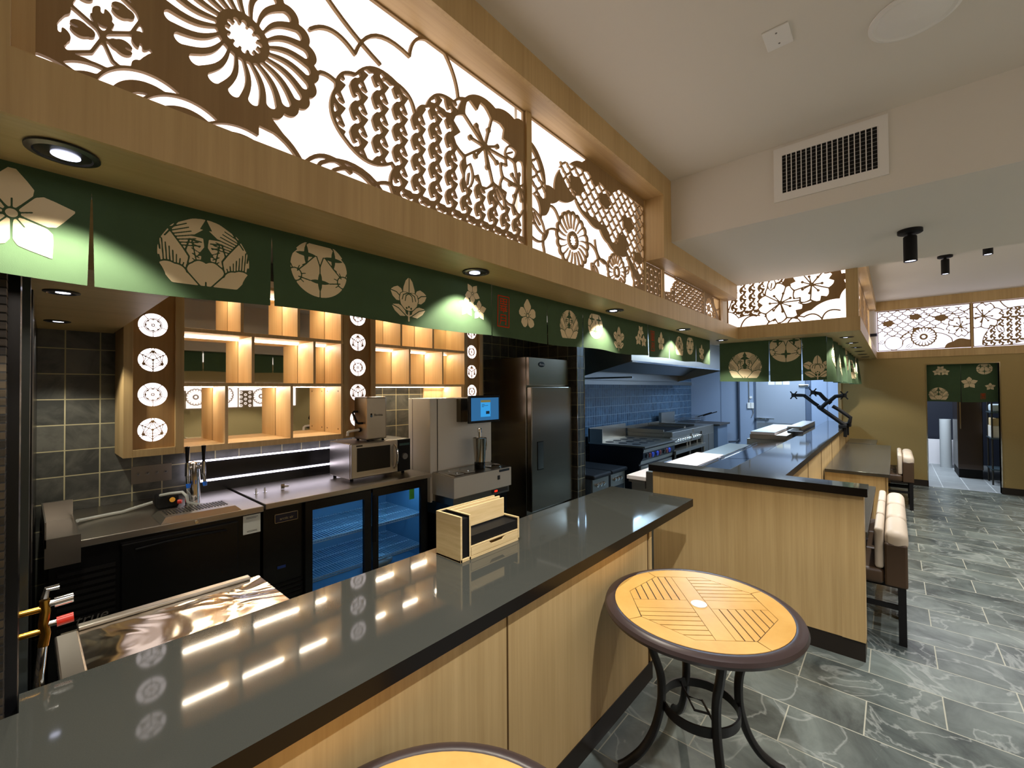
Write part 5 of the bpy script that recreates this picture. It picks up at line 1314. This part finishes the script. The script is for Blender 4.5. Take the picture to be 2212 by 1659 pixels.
b = MB(); b.box(x0-.015, x0, 2.90, 3.96, 1.835, 1.86); b.box(x0-.01, x1, 2.905, 2.92, 2.075, 2.10); b.build('lower_lip', STEELM, t)
struct(box('trim_13', 6.0, 11.8, YW-.02, YW, 1.76, 1.84, STEELH))
# stock pot ranges
for k in range(2):
    xa = 5.145+.505*k
    t = thing('stock_pot_range', ('left low stock pot range beside the tiled pier', 'right low stock pot range, against the griddle side')[k], 'range', (xa+.235, 3.5, 0), group='pair of low stock pot ranges')
    b = MB(); b.box(xa, xa+.47, 3.12, 3.92, .10, .43); b.build('body', mat('range_side', lin((96, 112, 132)), .35, .6), t)
    b = MB(); b.box(xa+.015, xa+.455, 3.10, 3.12, .12, .43); p = b.build('front_panel', STEEL, t)
    b = MB(); b.box(xa+.05, xa+.42, 3.097, 3.101, .13, .24); b.build('vent', BLACK, p)
    b = MB(); b.rbox(xa-.01, xa+.48, 3.06, 3.93, .43, .49, .02); b.build('top_grate', IRON, t)
    for q in range(3):
        c = MB(); c.lathe((xa+.13+.09*q, 3.10, .34), [(.030, 0), (.028, -.02), (.018, -.03), (.0001, -.032)], 16, axis='Y'); c.build('knob', CHROME, p, smooth=True)
    feet(0, .10, .02, (xa+.05, xa+.42), (3.17, 3.87), STEEL, t)
# griddle range
t = thing('range_cooker', 'steel range with coloured knobs and backsplash, left of the charbroiler', 'range', (6.98, 3.4, 0))
b = MB(); b.prism([(2.97, .10), (2.97, .50), (2.90, .60), (2.90, .76), (3.85, .76), (3.85, .10)], 'X', 6.32, 7.60); b.build('body', mat('range_dark_side', lin((36, 44, 56)), .4, .5), t)
b = MB(); b.box(6.30, 7.62, 2.86, 3.86, .76, .785); b.build('cooktop', STEELH, t)
b = MB(); b.box(6.31, 7.62, 3.84, 3.87, .785, 1.02); b.box(6.31, 6.33, 3.60, 3.86, .785, 1.01); b.build('backsplash', STEELH, t)
pp = MB(); pp.prism([(2.885, .735), (2.90, .74), (2.965, .50), (2.95, .495)], 'X', 6.325, 7.6); pp = pp.build('control_panel', STEELH, t)
dd = MB(); dd.box(6.34, 7.58, 2.945, 2.97, .14, .47); dd = dd.build('oven_door', STEELH, t)
b = MB(); b.tube([(6.45, 2.91, .43), (7.45, 2.91, .43)], .012, 10); b.build('handle', CHROME, dd, smooth=True)
KR = mat('knob_red', lin((120, 44, 34)), .4); KB = mat('knob_blue', lin((60, 90, 220)), .4)
for i, x in enumerate((6.45, 6.56, 6.67, 6.85, 6.96, 7.13, 7.24, 7.35)):
    c = MB(); c.cyl((x, 2.935, .63), (x, 2.885, .62), .042, .038, n=18); c.build('knob', (BLACK, KR, KB, KB, KR, BLACK, KR, KB)[i], pp, smooth=True)
for i in range(4):
    for j_ in range(3): b = MB(); b.cyl((6.52+.26*i, 3.10+.24*j_, .784), (6.52+.26*i, 3.10+.24*j_, .790), .07, n=20); b.build('burner_ring', IRON, t)
feet(0, .10, .025, (6.4, 7.5), (3.05, 3.75), STEEL, t)
# equipment stand + charbroiler + second burner top
t = thing('equipment_stand', 'low steel stand carrying the charbroiler and the fryer burner', 'stand', (8.4, 3.4, 0))
b = MB(); b.box(7.66, 9.3, 2.90, 3.95, .50, .56); b.box(7.66, 9.3, 2.95, 3.95, .18, .21); b.build('shelf', STEELH, t)
for x in (7.70, 8.45, 9.25):
    for y in (2.94, 3.90): b = MB(); b.cyl((x, y, 0), (x, y, .50), .022, n=12); b.build('leg', STEEL, t)
def grill(x0, x1, label, nk):
    t = thing('charbroiler', label, 'grill', ((x0+x1)/2, 3.4, .561), group='countertop grills in the kitchen')
    b = MB(); b.rbox(x0, x1, 3.0, 3.90, .64, .86, .01); b.build('body', STEELH, t)
    b = MB(); b.rbox(x0-.01, x1+.01, 2.96, 3.12, .80, .895, .012); b.build('front_rail', STEELH, t)
    b = MB(); b.box(x0, x0+.015, 3.12, 3.9, .86, .93); b.box(x1-.015, x1, 3.12, 3.9, .86, .93); b.box(x0, x1, 3.88, 3.9, .86, .96); b.build('surround', STEELH, t)
    b = MB(); n = int((x1-x0)/.028)
    for k in range(n): b.box(x0+.03+k*.028, x0+.042+k*.028, 3.14, 3.86, .875, .895)
    for y in (3.2, 3.5, 3.8): b.box(x0+.02, x1-.02, y-.01, y+.01, .862, .876)
    b.build('grate', IRON, t)
    for k in range(nk): c = MB(); c.lathe((x0+.10+(x1-x0-.2)*k/max(1, nk-1), 3.0, .72), [(.030, 0), (.026, -.03), (.012, -.045), (.0001, -.046)], 14, axis='Y'); c.build('knob', CHROME, t, smooth=True)
    feet(.561, .64, .02, (x0+.06, x1-.06), (3.06, 3.84), STEEL, t)
grill(7.66, 8.70, 'wide charbroiler with black grate right of the range', 8)
grill(8.74, 9.28, 'narrow charbroiler between the wide one and the fryer', 4)
t = thing('deep_fryer', 'steel deep fryer with wire baskets against the far kitchen corner', 'fryer', (9.75, 3.4, 0))
b = MB(); b.rbox(9.36, 10.15, 3.0, 3.92, .12, .88, .008); b.box(9.36, 10.15, 3.86, 3.92, .88, 1.14); b.build('body', STEELH, t)
b = MB(); b.box(9.40, 9.74, 2.99, 3.0, .18, .70); b.box(9.77, 10.11, 2.99, 3.0, .18, .70); b.build('doors', STEEL, t)
for k in range(2):
    x = 9.42+.36*k; bk = MB()
    for i in range(9): bk.box(x+.035*i, x+.0035+.035*i, 3.15, 3.60, .96, .964); bk.box(x+.035*i, x+.0035+.035*i, 3.15, 3.154, .96, 1.08); bk.box(x+.035*i, x+.0035+.035*i, 3.60, 3.604, .96, 1.08)
    for z in (.96, 1.02, 1.08): bk.box(x, x+.285, 3.148, 3.154, z, z+.005); bk.box(x, x+.285, 3.60, 3.606, z, z+.005); bk.box(x, x+.005, 3.15, 3.6, z, z+.005); bk.box(x+.28, x+.285, 3.15, 3.6, z, z+.005)
    bk = bk.build('basket', CHROME, t)
    h = MB(); h.tube([(x+.14, 3.15, 1.07), (x+.14, 2.98, 1.13), (x+.14, 2.86, 1.17)], .010, 8); h.build('basket_handle', BLACKM, bk, smooth=True)
feet(0, .12, .025, (9.42, 10.09), (3.06, 3.86), STEEL, t)
t = thing('prep_cabinet', 'tall grey prep cabinet right of the deep fryer', 'cabinet', (10.6, 3.3, 0))
b = MB(); b.rbox(10.28, 11.0, 2.95, 3.90, 0, .84, .006); b.build('body', mat('grey_cabinet', lin((92, 108, 128)), .4), t); b = MB(); b.rbox(10.25, 11.05, 2.90, 3.92, .84, .875, .004); b.build('worktop', DGREY, t)
# prep tables along the pass
t = thing('prep_table', 'steel refrigerated prep table with lids along the kitchen side of the pass', 'prep table', (4.9, 1.3, 0))
b = MB(); b.rbox(3.58, 6.12, .945, 1.62, .10, .955, .004); b.build('body', STEELH, t)
for k, (xa, xb) in enumerate(((3.62, 4.42), (4.44, 5.98))):
    l_ = MB(); l_.prism([(.955, 1.028), (1.275, .995), (1.275, .985), (.955, 1.018)], 'X', xa, xb); l_ = l_.build('hinged_lid', STEELM, t)
    h = MB(); h.tube([(xa+.03, 1.262, 1.006), (xb-.03, 1.262, 1.006)], .005, 8); h.build('lid_rod', CHROME, l_, smooth=True)
b = MB(); b.box(3.60, 6.0, .948, .956, 1.0, 1.045); b.build('back_rail', BLACKM, t)
b = MB(); [b.rbox(x, x+.16, 1.01, 1.20, .958, .985, .006) for x in (6.0, )]; b.box(5.99, 6.12, .97, 1.25, .955, .975); b.build('open_pan', CHROME, t)
feet(0, .10, .025, (3.64, 6.06), (1.0, 1.57), STEEL, t)
o = box('cutting_board', 3.76, 4.71, 1.30, 1.565, .9555, 1.0, BOARD, r=.004); tag(o, 'long white cutting board on the prep table at the pass corner', 'cutting board')
t = thing('side_table', 'small steel table with a white board at the open end of the half wall', 'table', (3.95, 1.72, 0))
b = MB(); b.rbox(3.615, 4.30, 1.64, 1.80, .84, .865, .004); b.box(3.66, 4.28, 1.65, 1.79, .1, .84); b.build('cabinet', STEELH, t)
b = MB(); b.rbox(3.60, 4.30, 1.63, 1.81, .8655, .90, .003); b.build('top_board', BOARD, t)
b = MB(); b.rbox(3.598, 4.3, 1.632, 1.636, .80, .864, .001); b.build('edge_band', DGREY, t)
feet(0, .10, .02, (3.70, 4.24), (1.67, 1.77), STEEL, t)
t = thing('prep_station', 'farther steel prep station with a white board and clear sneeze guard', 'prep table', (7.4, 1.25, 0))
b = MB(); b.rbox(6.42, 8.6, .96, 1.48, .1, 1.0, .004); b.rbox(6.40, 7.9, 1.02, 1.44, 1.0, 1.065, .004); b.build('body', STEELH, t)
b = MB(); b.rbox(6.40, 7.86, 1.15, 1.43, 1.066, 1.10, .004); b.build('top_board', BOARD, t)
b = MB(); b.rbox(7.2, 8.6, .97, 1.14, 1.10, 1.125, .006); b.box(7.2, 8.6, .97, 1.0, 1.0, 1.1); b.build('steel_pan_rail', STEEL, t)
b = MB(); b.cyl((6.9, 1.00, 1.0), (6.9, 1.00, 1.09), .09, n=20); b.build('black_pan', IRON, t)
feet(0, .10, .025, (6.5, 8.5), (1.0, 1.42), STEEL, t)
# walk-in cooler door and wall services
XK = 11.8
t = thing('walk_in_door', 'pale steel walk in cooler door at the end of the kitchen', 'cooler door', (XK, 2.0, 0))
b = MB(); b.rbox(XK-.05, XK-.001, 1.50, 2.50, .06, 1.98, .008); lf = b.build('leaf', COOLER, t)
b = MB(); b.box(XK-.03, XK-.001, 1.40, 1.495, 0, 2.08); b.box(XK-.03, XK-.001, 2.505, 2.54, 0, 2.08); b.box(XK-.03, XK-.001, 1.40, 2.54, 1.985, 2.08); b.build('door_frame', mat('cooler_frame', lin((104, 118, 140)), .35, .4), t)
b = MB(); b.rbox(XK-.10, XK-.05, 2.22, 2.53, .93, .965, .012); b.tube([(XK-.09, 2.30, .95), (XK-.15, 2.24, .95), (XK-.15, 2.10, .95)], .012, 10); b.build('latch', CHROME, lf, smooth=True)
for z in (1.72, .35): b = MB(); b.rbox(XK-.09, XK-.05, 1.42, 1.62, z-.03, z+.03, .012); b.build('hinge', CHROME, lf)
b = MB(); b.box(XK-.053, XK-.05, 1.52, 2.48, .08, .85); b.build('kick_plate', mat('tread_steel', lin((190, 196, 204)), .3, .8, bump=.5, bscale=140), lf)
for k in range(3): b = MB(); b.box(XK-.053, XK-.0505, 1.80+.15*k, 1.93+.15*k, 1.75, 1.85); b.build('sticker', (WHITE, mat('sticker_yellow', lin((220, 210, 180)), .6), WHITE)[k], lf)
t = thing('wall_pipe', 'black vertical drain pipe on the blue kitchen wall', 'pipe', (XK-.05, 2.88, .3))
b = MB(); b.cyl((XK-.05, 2.88, .35), (XK-.05, 2.88, 2.6), .028, n=16); b.tube([(XK-.05, 2.88, .42), (XK-.09, 2.92, .36), (XK-.14, 3.1, .34)], .022, 10); b.build('pipe', mat('pipe_dark', lin((50, 58, 72)), .4), t, smooth=True)
t = thing('conduit_outlet', 'grey outlet boxes with conduit left of the cooler door', 'outlet', (XK-.02, 2.62, 1.2))
b = MB(); b.cyl((XK-.015, 2.655, 1.32), (XK-.015, 2.655, 2.4), .010, n=10); b.tube([(XK-.02, 2.58, 1.18), (XK-.03, 2.56, 1.08), (XK-.03, 2.60, .98)], .008, 8); b.build('conduit', GREY, t)
b = MB(); b.rbox(XK-.04, XK-.001, 2.62, 2.69, 1.18, 1.32, .004); b.rbox(XK-.04, XK-.001, 2.55, 2.61, 1.18, 1.32, .004); b.build('box', WHITE, t)
b = MB(); b.cyl((XK-.001, 2.615, 1.45), (XK-.025, 2.615, 1.45), .03, n=18); b.build('dial', WHITE, t)
# clamp arms for screens
t = thing('monitor_arm', 'pair of crossed black monitor arms clamped to the pass worktop', 'monitor arm', (8.2, .56, 1.0))
def J(px, pz): return (8.2, px, pz)
def armseg(name, pts, r): b = MB(); b.tube(pts, r, 10); return b.build(name, BLACKM, t, smooth=True)
armseg('lower_arm', [J(.55, 1.10), J(.62, 1.16), J(.86, 1.36), J(.88, 1.385)], .030); armseg('upper_arm', [J(.88, 1.39), J(.93, 1.43), J(1.06, 1.55), J(1.12, 1.555), J(1.19, 1.555)], .026)
armseg('lower_arm', [J(.50, 1.15), J(.485, 1.22), J(.60, 1.32), J(.70, 1.39)], .026); armseg('upper_arm', [(8.16, .84, 1.36), (8.16, .78, 1.43), (8.16, .72, 1.48), (8.16, .66, 1.54), (8.16, .57, 1.55)], .028)
armseg('upper_arm', [(8.22, .72, 1.43), (8.22, .80, 1.50), (8.22, .86, 1.58), (8.22, .93, 1.595)], .028)
for (y, z) in ((1.20, 1.555), (.945, 1.60), (.555, 1.555)):
    b = MB(); b.rbox(8.17, 8.20, y-.03, y+.03, z-.03, z+.03, .006); b.tube([(8.185, y-.045, z-.06), (8.185, y, z), (8.185, y+.045, z+.06)], .009, 6); b.tube([(8.185, y-.045, z+.06), (8.185, y, z), (8.185, y+.045, z-.06)], .009, 6); b.build('screen_plate', BLACKM, t)
b = MB(); b.rbox(8.14, 8.26, .53, .63, 1.0605, 1.11, .008); b.rbox(8.16, 8.24, .53, .572, .93, 1.10, .006); b.build('clamp', BLACKM, t)
b = MB(); b.rbox(8.50, 8.62, .50, .60, 1.0605, 1.12, .008); b.tube([(8.56, .55, 1.10), (8.4, .51, 1.13), (8.22, .50, 1.15)], .022, 8); b.rbox(8.52, 8.60, .53, .572, .93, 1.10, .006); b.build('clamp', BLACKM, t)
# ================================================================== DINING SIDE
TT = wood('dark_table_top', (58, 56, 50), (70, 68, 62), scale=(3, 30, 30), rough=.22, bump=.03)
def ledge(x0, x1, y0, y1, label, z=.75):
    t = thing('dining_ledge', label, 'table', ((x0+x1)/2, (y0+y1)/2, 0), group='dark dining ledges along the pass')
    b = MB(); b.rbox(x0, x1, y0, y1, z-.035, z, .003); b.build('top', TT, t)
    box('end_panel', x0+.02, x0+.05, y0+.015, y1, .0, z-.035, OAK, t); box('end_panel', x1-.05, x1-.02, y0+.015, y1, .0, z-.035, OAK, t)
    b = MB(); b.box(x0+.014, x0+.02, y0+.03, y0+.035, .0, z-.035); b.build('groove', GRO, t)
    return t
ledge(3.56, 5.25, .135, .60, 'dark dining ledge directly behind the wooden half wall, mostly hidden')
ledge(6.05, 9.08, .04, .60, 'long dark dining ledge with a wooden end panel beside the pass')
ledge(9.14, 9.95, .22, .60, 'short dark dining ledge against the far wall')
LEA = mat('beige_leather', lin((198, 182, 160)), .5, bump=.1, bscale=160); LEAD = mat('brown_leather', lin((66, 48, 30)), .5, bump=.1, bscale=160)
def chair(x, label):
    t = thing('dining_chair', label, 'chair', (x, .16, 0), group='low upholstered chairs along the ledges')
    w = .232
    b = MB(); b.rbox(x-w, x+w, -.055, .06, .37, .65, .012); b.build('backrest_shell', LEAD, t)
    b = MB(); b.rbox(x-w, x+w, -.060, .058, .60, .735, .05, n=5); b.build('backrest_roll', LEA, t, smooth=True)
    b = MB(); b.rbox(x-w+.01, x+w-.01, .062, .11, .47, .74, .018, n=3); b.build('backrest_cushion', LEA, t, smooth=True)
    b = MB(); b.rbox(x-w, x+w, .062, .50, .37, .47, .025, n=3); b.build('seat', LEAD, t, smooth=True)
    for dx in (-.205, .205):
        for y in (-.025, .46): l_ = MB(); l_.prism([(x+dx-.02, y-.02), (x+dx+.02, y-.02), (x+dx+.02, y+.02), (x+dx-.02, y+.02)], 'Z', 0, .37); l_.build('leg', BLACKM, t)
    b = MB(); b.box(x-.205, x+.205, -.03, -.012, .15, .18); b.box(x-.215, x-.195, -.02, .46, .22, .25); b.box(x+.195, x+.215, -.02, .46, .22, .25); b.build('stretcher', BLACKM, t)
    return t
ch = chair(3.985, 'nearest low chair with beige roll back behind the wooden half wall')
dup(ch, (4.465, .16, 0), label='middle of the three low beige backed chairs behind the half wall')
dup(ch, (4.945, .16, 0), label='farthest of the three low beige backed chairs behind the half wall')
dup(ch, (8.20, .02, 0), label='low chair tucked under the long ledge near the far wall')
dup(ch, (8.72, .02, 0), label='low chair at the far end of the long ledge, nearest the doorway')
# back room things
t = thing('upright_fridge', 'dark steel fridge seen through the far doorway', 'fridge', (12.0, -1.25, 0))
b = MB(); b.rbox(11.45, 12.30, -1.20, -.88, .16, 2.1, .01); b.build('body', mat('dark_steel', lin((92, 82, 78)), .25, .9), t)
b = MB(); b.box(11.440, 11.450, -1.19, -.89, .25, 2.0); dd = b.build('door', mat('dark_steel2', lin((80, 70, 66)), .22, .9), t)
b = MB(); b.box(11.430, 11.440, -.925, -.91, .9, 1.4); b.build('handle', CHROME, dd)
b = MB(); b.box(11.46, 12.29, -1.19, -.89, 0, .16); b.build('base', BLACKM, t)
t = thing('wire_rack', 'storage rack at the right of the far doorway', 'rack', (11.1, -1.55, 0))
for z in (.25, .78, 1.22, 1.65): b = MB(); b.box(10.90, 11.38, -1.9, -1.23, z, z+.02); b.build('shelf', mat('rack_blue', lin((70, 88, 100)), .4, .5), t)
for x in (10.92, 11.36):
    for y in (-1.88, -1.25): b = MB(); b.cyl((x, y, 0), (x, y, 1.9), .012, n=10); b.build('post', DGREY, t)
for (z, s, m_, lab, nm) in ((1.24, (.30, .22, .13), BAG, 'white plastic sack on the upper shelf of the back room rack', 'plastic_sack'), (.80, (.34, .22, .20), WHITE, 'white printed carton on the middle shelf of the back room rack', 'carton'), (1.0015, (.26, .2, .13), mat('kraft', lin((190, 170, 130)), .8), 'kraft bundle stacked on the white carton in the back room', 'paper_bundle')):
    b = MB(); b.rbox(10.96, 10.96+s[0], -1.23-s[1]-.02, -1.245, z+.0005, z+s[2], .03 if nm == 'plastic_sack' else .006, n=3); o = b.build(nm, m_, smooth=nm == 'plastic_sack'); tag(o, lab, 'box' if nm == 'carton' else 'bag' if nm == 'plastic_sack' else 'bundle')
b = MB(); b.cyl((12.7, -.80, .0), (12.7, -.80, 1.0), .09, n=20); o = b.build('paper_roll', mat('roll_white', lin((190, 196, 200)), .7), smooth=True); tag(o, 'tall white roll standing on the back room floor', 'roll')
for k, (y0, y1) in enumerate(((-.56, -.78), (-.92, -1.12))):
    o = box('white_bin', 13.15, 13.4, y1, y0, 0, .52, BOARD); tag(o, ('wider', 'narrower')[k]+' white bin at the end of the back room', 'bin')
b = MB(); b.rbox(11.2, 11.32, -1.9, -.8, 0, .05, .01); b.v = [(p[0]-.35+(p[1]+1.9)*.3, p[1], p[2]) for p in b.v]; 
# ================================================================== CEILING THINGS
t = thing('air_vent', 'white louvred air grille on the face of the ceiling bulkhead', 'vent', (3.125, .27, 3.0))
b = MB(); xa = 3.118
b.box(xa, 3.129, 0.0, .545, 2.835, 2.882); b.box(xa, 3.129, 0, .545, 3.118, 3.168); b.box(xa, 3.129, 0, .042, 2.882, 3.118); b.box(xa, 3.129, .502, .545, 2.882, 3.118); b.build('frame', WHITE, t)
b = MB(); b.box(3.1255, 3.129, .042, .502, 2.882, 3.118); b.build('duct_opening', BLACKM, t)
b = MB(); [b.box(3.119, 3.1255, .0445+.0254*k-.002, .0445+.0254*k+.0026, 2.882, 3.118) for k in range(19)]; b.build('louvre_vertical', WHITE, t)
b = MB(); [b.box(3.1225, 3.1255, .042, .502, 2.898+.0225*k, 2.9005+.0225*k) for k in range(10)]; b.build('louvre_horizontal', GREY, t)
t = thing('blank_cover_plate', 'small white blank cover plate screwed to the ceiling', 'cover plate', (2.16, .355, 3.183))
b = MB(); b.rbox(2.085, 2.215, .305, .402, 3.183, 3.1895, .002); b.build('plate', WHITE, t)
b = MB(); [b.cyl((x, .353, 3.1832), (x, .353, 3.1815), .004, n=10) for x in (2.115, 2.185)]; b.build('screw', GREY, t)
t = thing('ceiling_speaker', 'round white ceiling speaker at the top right of the photo', 'speaker', (2.38, -.075, 3.18))
b = MB(); b.lathe((2.385, -.085, 3.189), [(.145, 0), (.145, -.006), (.130, -.012), (.118, -.008), (.112, -.010), (.03, -.022), (.012, -.024), (.0001, -.03)], 48); b.build('grille', WHITE, t, smooth=True)
def ceiling_spot(x, y, z, label, tilt=0, L=.17, power=30, aim=None):
    t = thing('ceiling_spot', label, 'spotlight', (x, y, z), group='black cylinder spots on the ceiling')
    b = MB(); b.lathe((x, y, z), [(.066, -.001), (.066, -.022), (.060, -.026), (.0001, -.026)], 32); b.build('mount', BLACKM, t, smooth=True)
    b = MB(); b.cyl((x, y, z-.024), (x, y, z-.06), .014, n=14); b.build('neck', BLACKM, t, smooth=True)
    b = MB(); b.lathe((x, y, z-.045), [(.0001, 0), (.034, 0), (.036, -.004), (.036, -L), (.032, -L), (.031, -L+.01), (.0001, -L+.012)], 28); b.build('cylinder', BLACKM, t, smooth=True)
    b = MB(); b.cyl((x, y, z-.045-L+.008), (x, y, z-.045-L+.006), .030, n=20); b.build('lens', LENS, t)
    l = bpy.data.lights.new('spot_lamp', 'SPOT'); l.energy = power; l.color = (.95, .96, 1); l.spot_size = 1.75; l.spot_blend = .25; l.shadow_soft_size = .03
    o = bpy.data.objects.new('spot_lamp', l); C.objects.link(o); o.location = (0, 0, -.055-L); o.parent = t
    return t
ceiling_spot(3.985, -.10, 2.74, 'black cylinder spotlight under the white bulkhead', power=150)
ceiling_spot(7.05, -.47, ZC, 'black cylinder spotlight on the far ceiling, left one', power=170)
ceiling_spot(6.3, -.72, ZC, 'black cylinder spotlight on the far ceiling at the right edge', power=170)
ceiling_spot(1.2, .08, ZC, 'added unseen black cylinder spotlight on the near ceiling beyond the top of the photo', power=230)  # unseen lamp added to brighten the table and the wooden half wall
ceiling_spot(3.2, -1.9, 2.74, 'added unseen black cylinder fill spotlight under the bulkhead beyond the right edge', power=180)  # this and the next two are unseen lamps added for fill and floor bounce
ceiling_spot(6.0, -2.2, ZC, 'added unseen black cylinder fill spotlight on the far ceiling beyond the right edge', power=110)
ceiling_spot(1.2, -2.2, ZC, 'added unseen black cylinder fill spotlight near the wall behind the camera', power=120)
o = box('smoke_sensor', 5.55, 5.68, -.30, -.22, 3.165, 3.1895, WHITE, r=.004); tag(o, 'tiny white sensor box on the far ceiling', 'sensor')
# wall behind the camera side with its own cut wood light panels (seen in the shelf mirrors)
struct(box('trim_8', -2.2, XF-.1, -3.3, -3.0, ZS, ZF, OAK)); struct(box('trim_8', -2.2, XF-.1, -3.3, -3.0, 3.045, ZC, OAK))
for k in range(8):
    x = -2.1+1.5*k; t = thing('lattice_light_panel', 'plain lit panel high on the wall behind the camera, bay %s from the left end' % ('one', 'two', 'three', 'four', 'five', 'six', 'seven', 'eight')[k], 'light panel', (x+.75, -3.1, ZF), group='lit soffit bays along the wall behind the camera')
    box('diffuser', x+.02, x+1.48, -3.12, -3.11, ZF+.001, 3.044, DIFFB, t)
    b = MB(); b.box(x, x+.02, -3.12, -3.08, ZF+.001, 3.044); b.box(x+1.48, x+1.5, -3.12, -3.08, ZF+.001, 3.044); b.box(x+.02, x+1.48, -3.10, -3.09, 2.66, 2.68); b.build('bars', FRET, t)
R = Ras(2.0, 1.32, 1.25, .55, .006); mum(R, 2.45, 1.56, .17, 18, .010, beads=False); mum(R, 2.95, 1.60, .20, 20, .010, beads=False); small_flowers(R, 2.0, 2.28, 1.32, 1.70, .1); R.stroke(scallop([(2.0, 1.78), (2.3, 1.78), (2.6, 1.80), (2.9, 1.80), (3.25, 1.80)], .25), .012)
R.smooth()
V, F = R.mesh(lambda u, v, k: (u, -3.22-.01*k, v), 1)
t = thing('lattice_light_panel', 'cut wood light panel on the wall behind, seen in the shelf mirror', 'light panel', (2.6, -3.25, 1.32))
q = MB(); q.add(V, [f[::-1] for f in F]); q.build('fretwork', FRET, t); box('diffuser', 2.0, 3.25, -3.275, -3.265, 1.32, 1.87, DIFF, t); box('backing', 2.0, 3.25, -3.296, -3.276, 1.32, 1.87, OAK, t)
dup(t, (1.32, -3.25, 1.32), label='second cut wood light panel of the wall behind, mirrored in the shelf back'); dup(t, (3.88, -3.25, 1.32), label='third cut wood light panel of the wall behind, mirrored in the shelf back')
for k, (x, y) in enumerate(((7.2, 2.2), (10.4, 1.7))):
    t = thing('ceiling_light', ('ceiling light over the middle of the kitchen', 'ceiling light near the walk in cooler door')[k], 'ceiling light', (x, y, 2.60)); b = MB(); b.box(x-.62, x+.62, y-.27, y+.27, 2.60, 2.6195); b.build('housing', WHITE, t)
# ================================================================== CAMERA / LIGHT / RENDER SETTINGS
cam = bpy.data.cameras.new('camera'); cam.sensor_width = 36; cam.lens = 932/2212*36; cam.clip_start = .02
co = bpy.data.objects.new('camera', cam); C.objects.link(co); S.camera = co
yw, pt_, rl = math.radians(41.46), math.radians(.787), math.radians(-.38)
fw = Vector((math.cos(yw)*math.cos(pt_), math.sin(yw)*math.cos(pt_), math.sin(pt_))); r0 = Vector((math.sin(yw), -math.cos(yw), 0)); u0 = r0.cross(fw)
Rr = math.cos(rl)*r0+math.sin(rl)*u0; Ur = -math.sin(rl)*r0+math.cos(rl)*u0
co.matrix_world = Matrix(((Rr.x, Ur.x, -fw.x, 0), (Rr.y, Ur.y, -fw.y, 0), (Rr.z, Ur.z, -fw.z, H), (0, 0, 0, 1)))
def area(name, loc, size, power, col, rot=(0, 0, 0), sy=None, spread=PI):
    l = bpy.data.lights.new(name, 'AREA'); l.shape = 'RECTANGLE'; l.size = size; l.size_y = sy or size; l.energy = power; l.color = col; l.spread = spread
    o = bpy.data.objects.new(name, l); C.objects.link(o); o.location = loc; o.rotation_euler = rot; return o
area('kitchen_lamp', (7.2, 2.2, 2.58), 1.2, 60, (.45, .70, 1), sy=.5)
area('kitchen_lamp', (10.4, 1.7, 2.58), 1.2, 90, (.66, .82, 1), sy=.5)
area('back_room_lamp', (11.6, -.4, 2.55), .9, 90, (.80, .90, 1))
w = bpy.data.worlds.new('world'); S.world = w; w.use_nodes = True
w.node_tree.nodes['Background'].inputs['Color'].default_value = (1, .92, .80, 1); w.node_tree.nodes['Background'].inputs['Strength'].default_value = .35
S.view_settings.view_transform = 'Standard'; S.view_settings.look = 'None'; S.view_settings.exposure = 0; S.view_settings.gamma = 1
S.cycles.max_bounces = 8; S.cycles.use_denoising = True
S.cycles.sample_clamp_indirect = 6
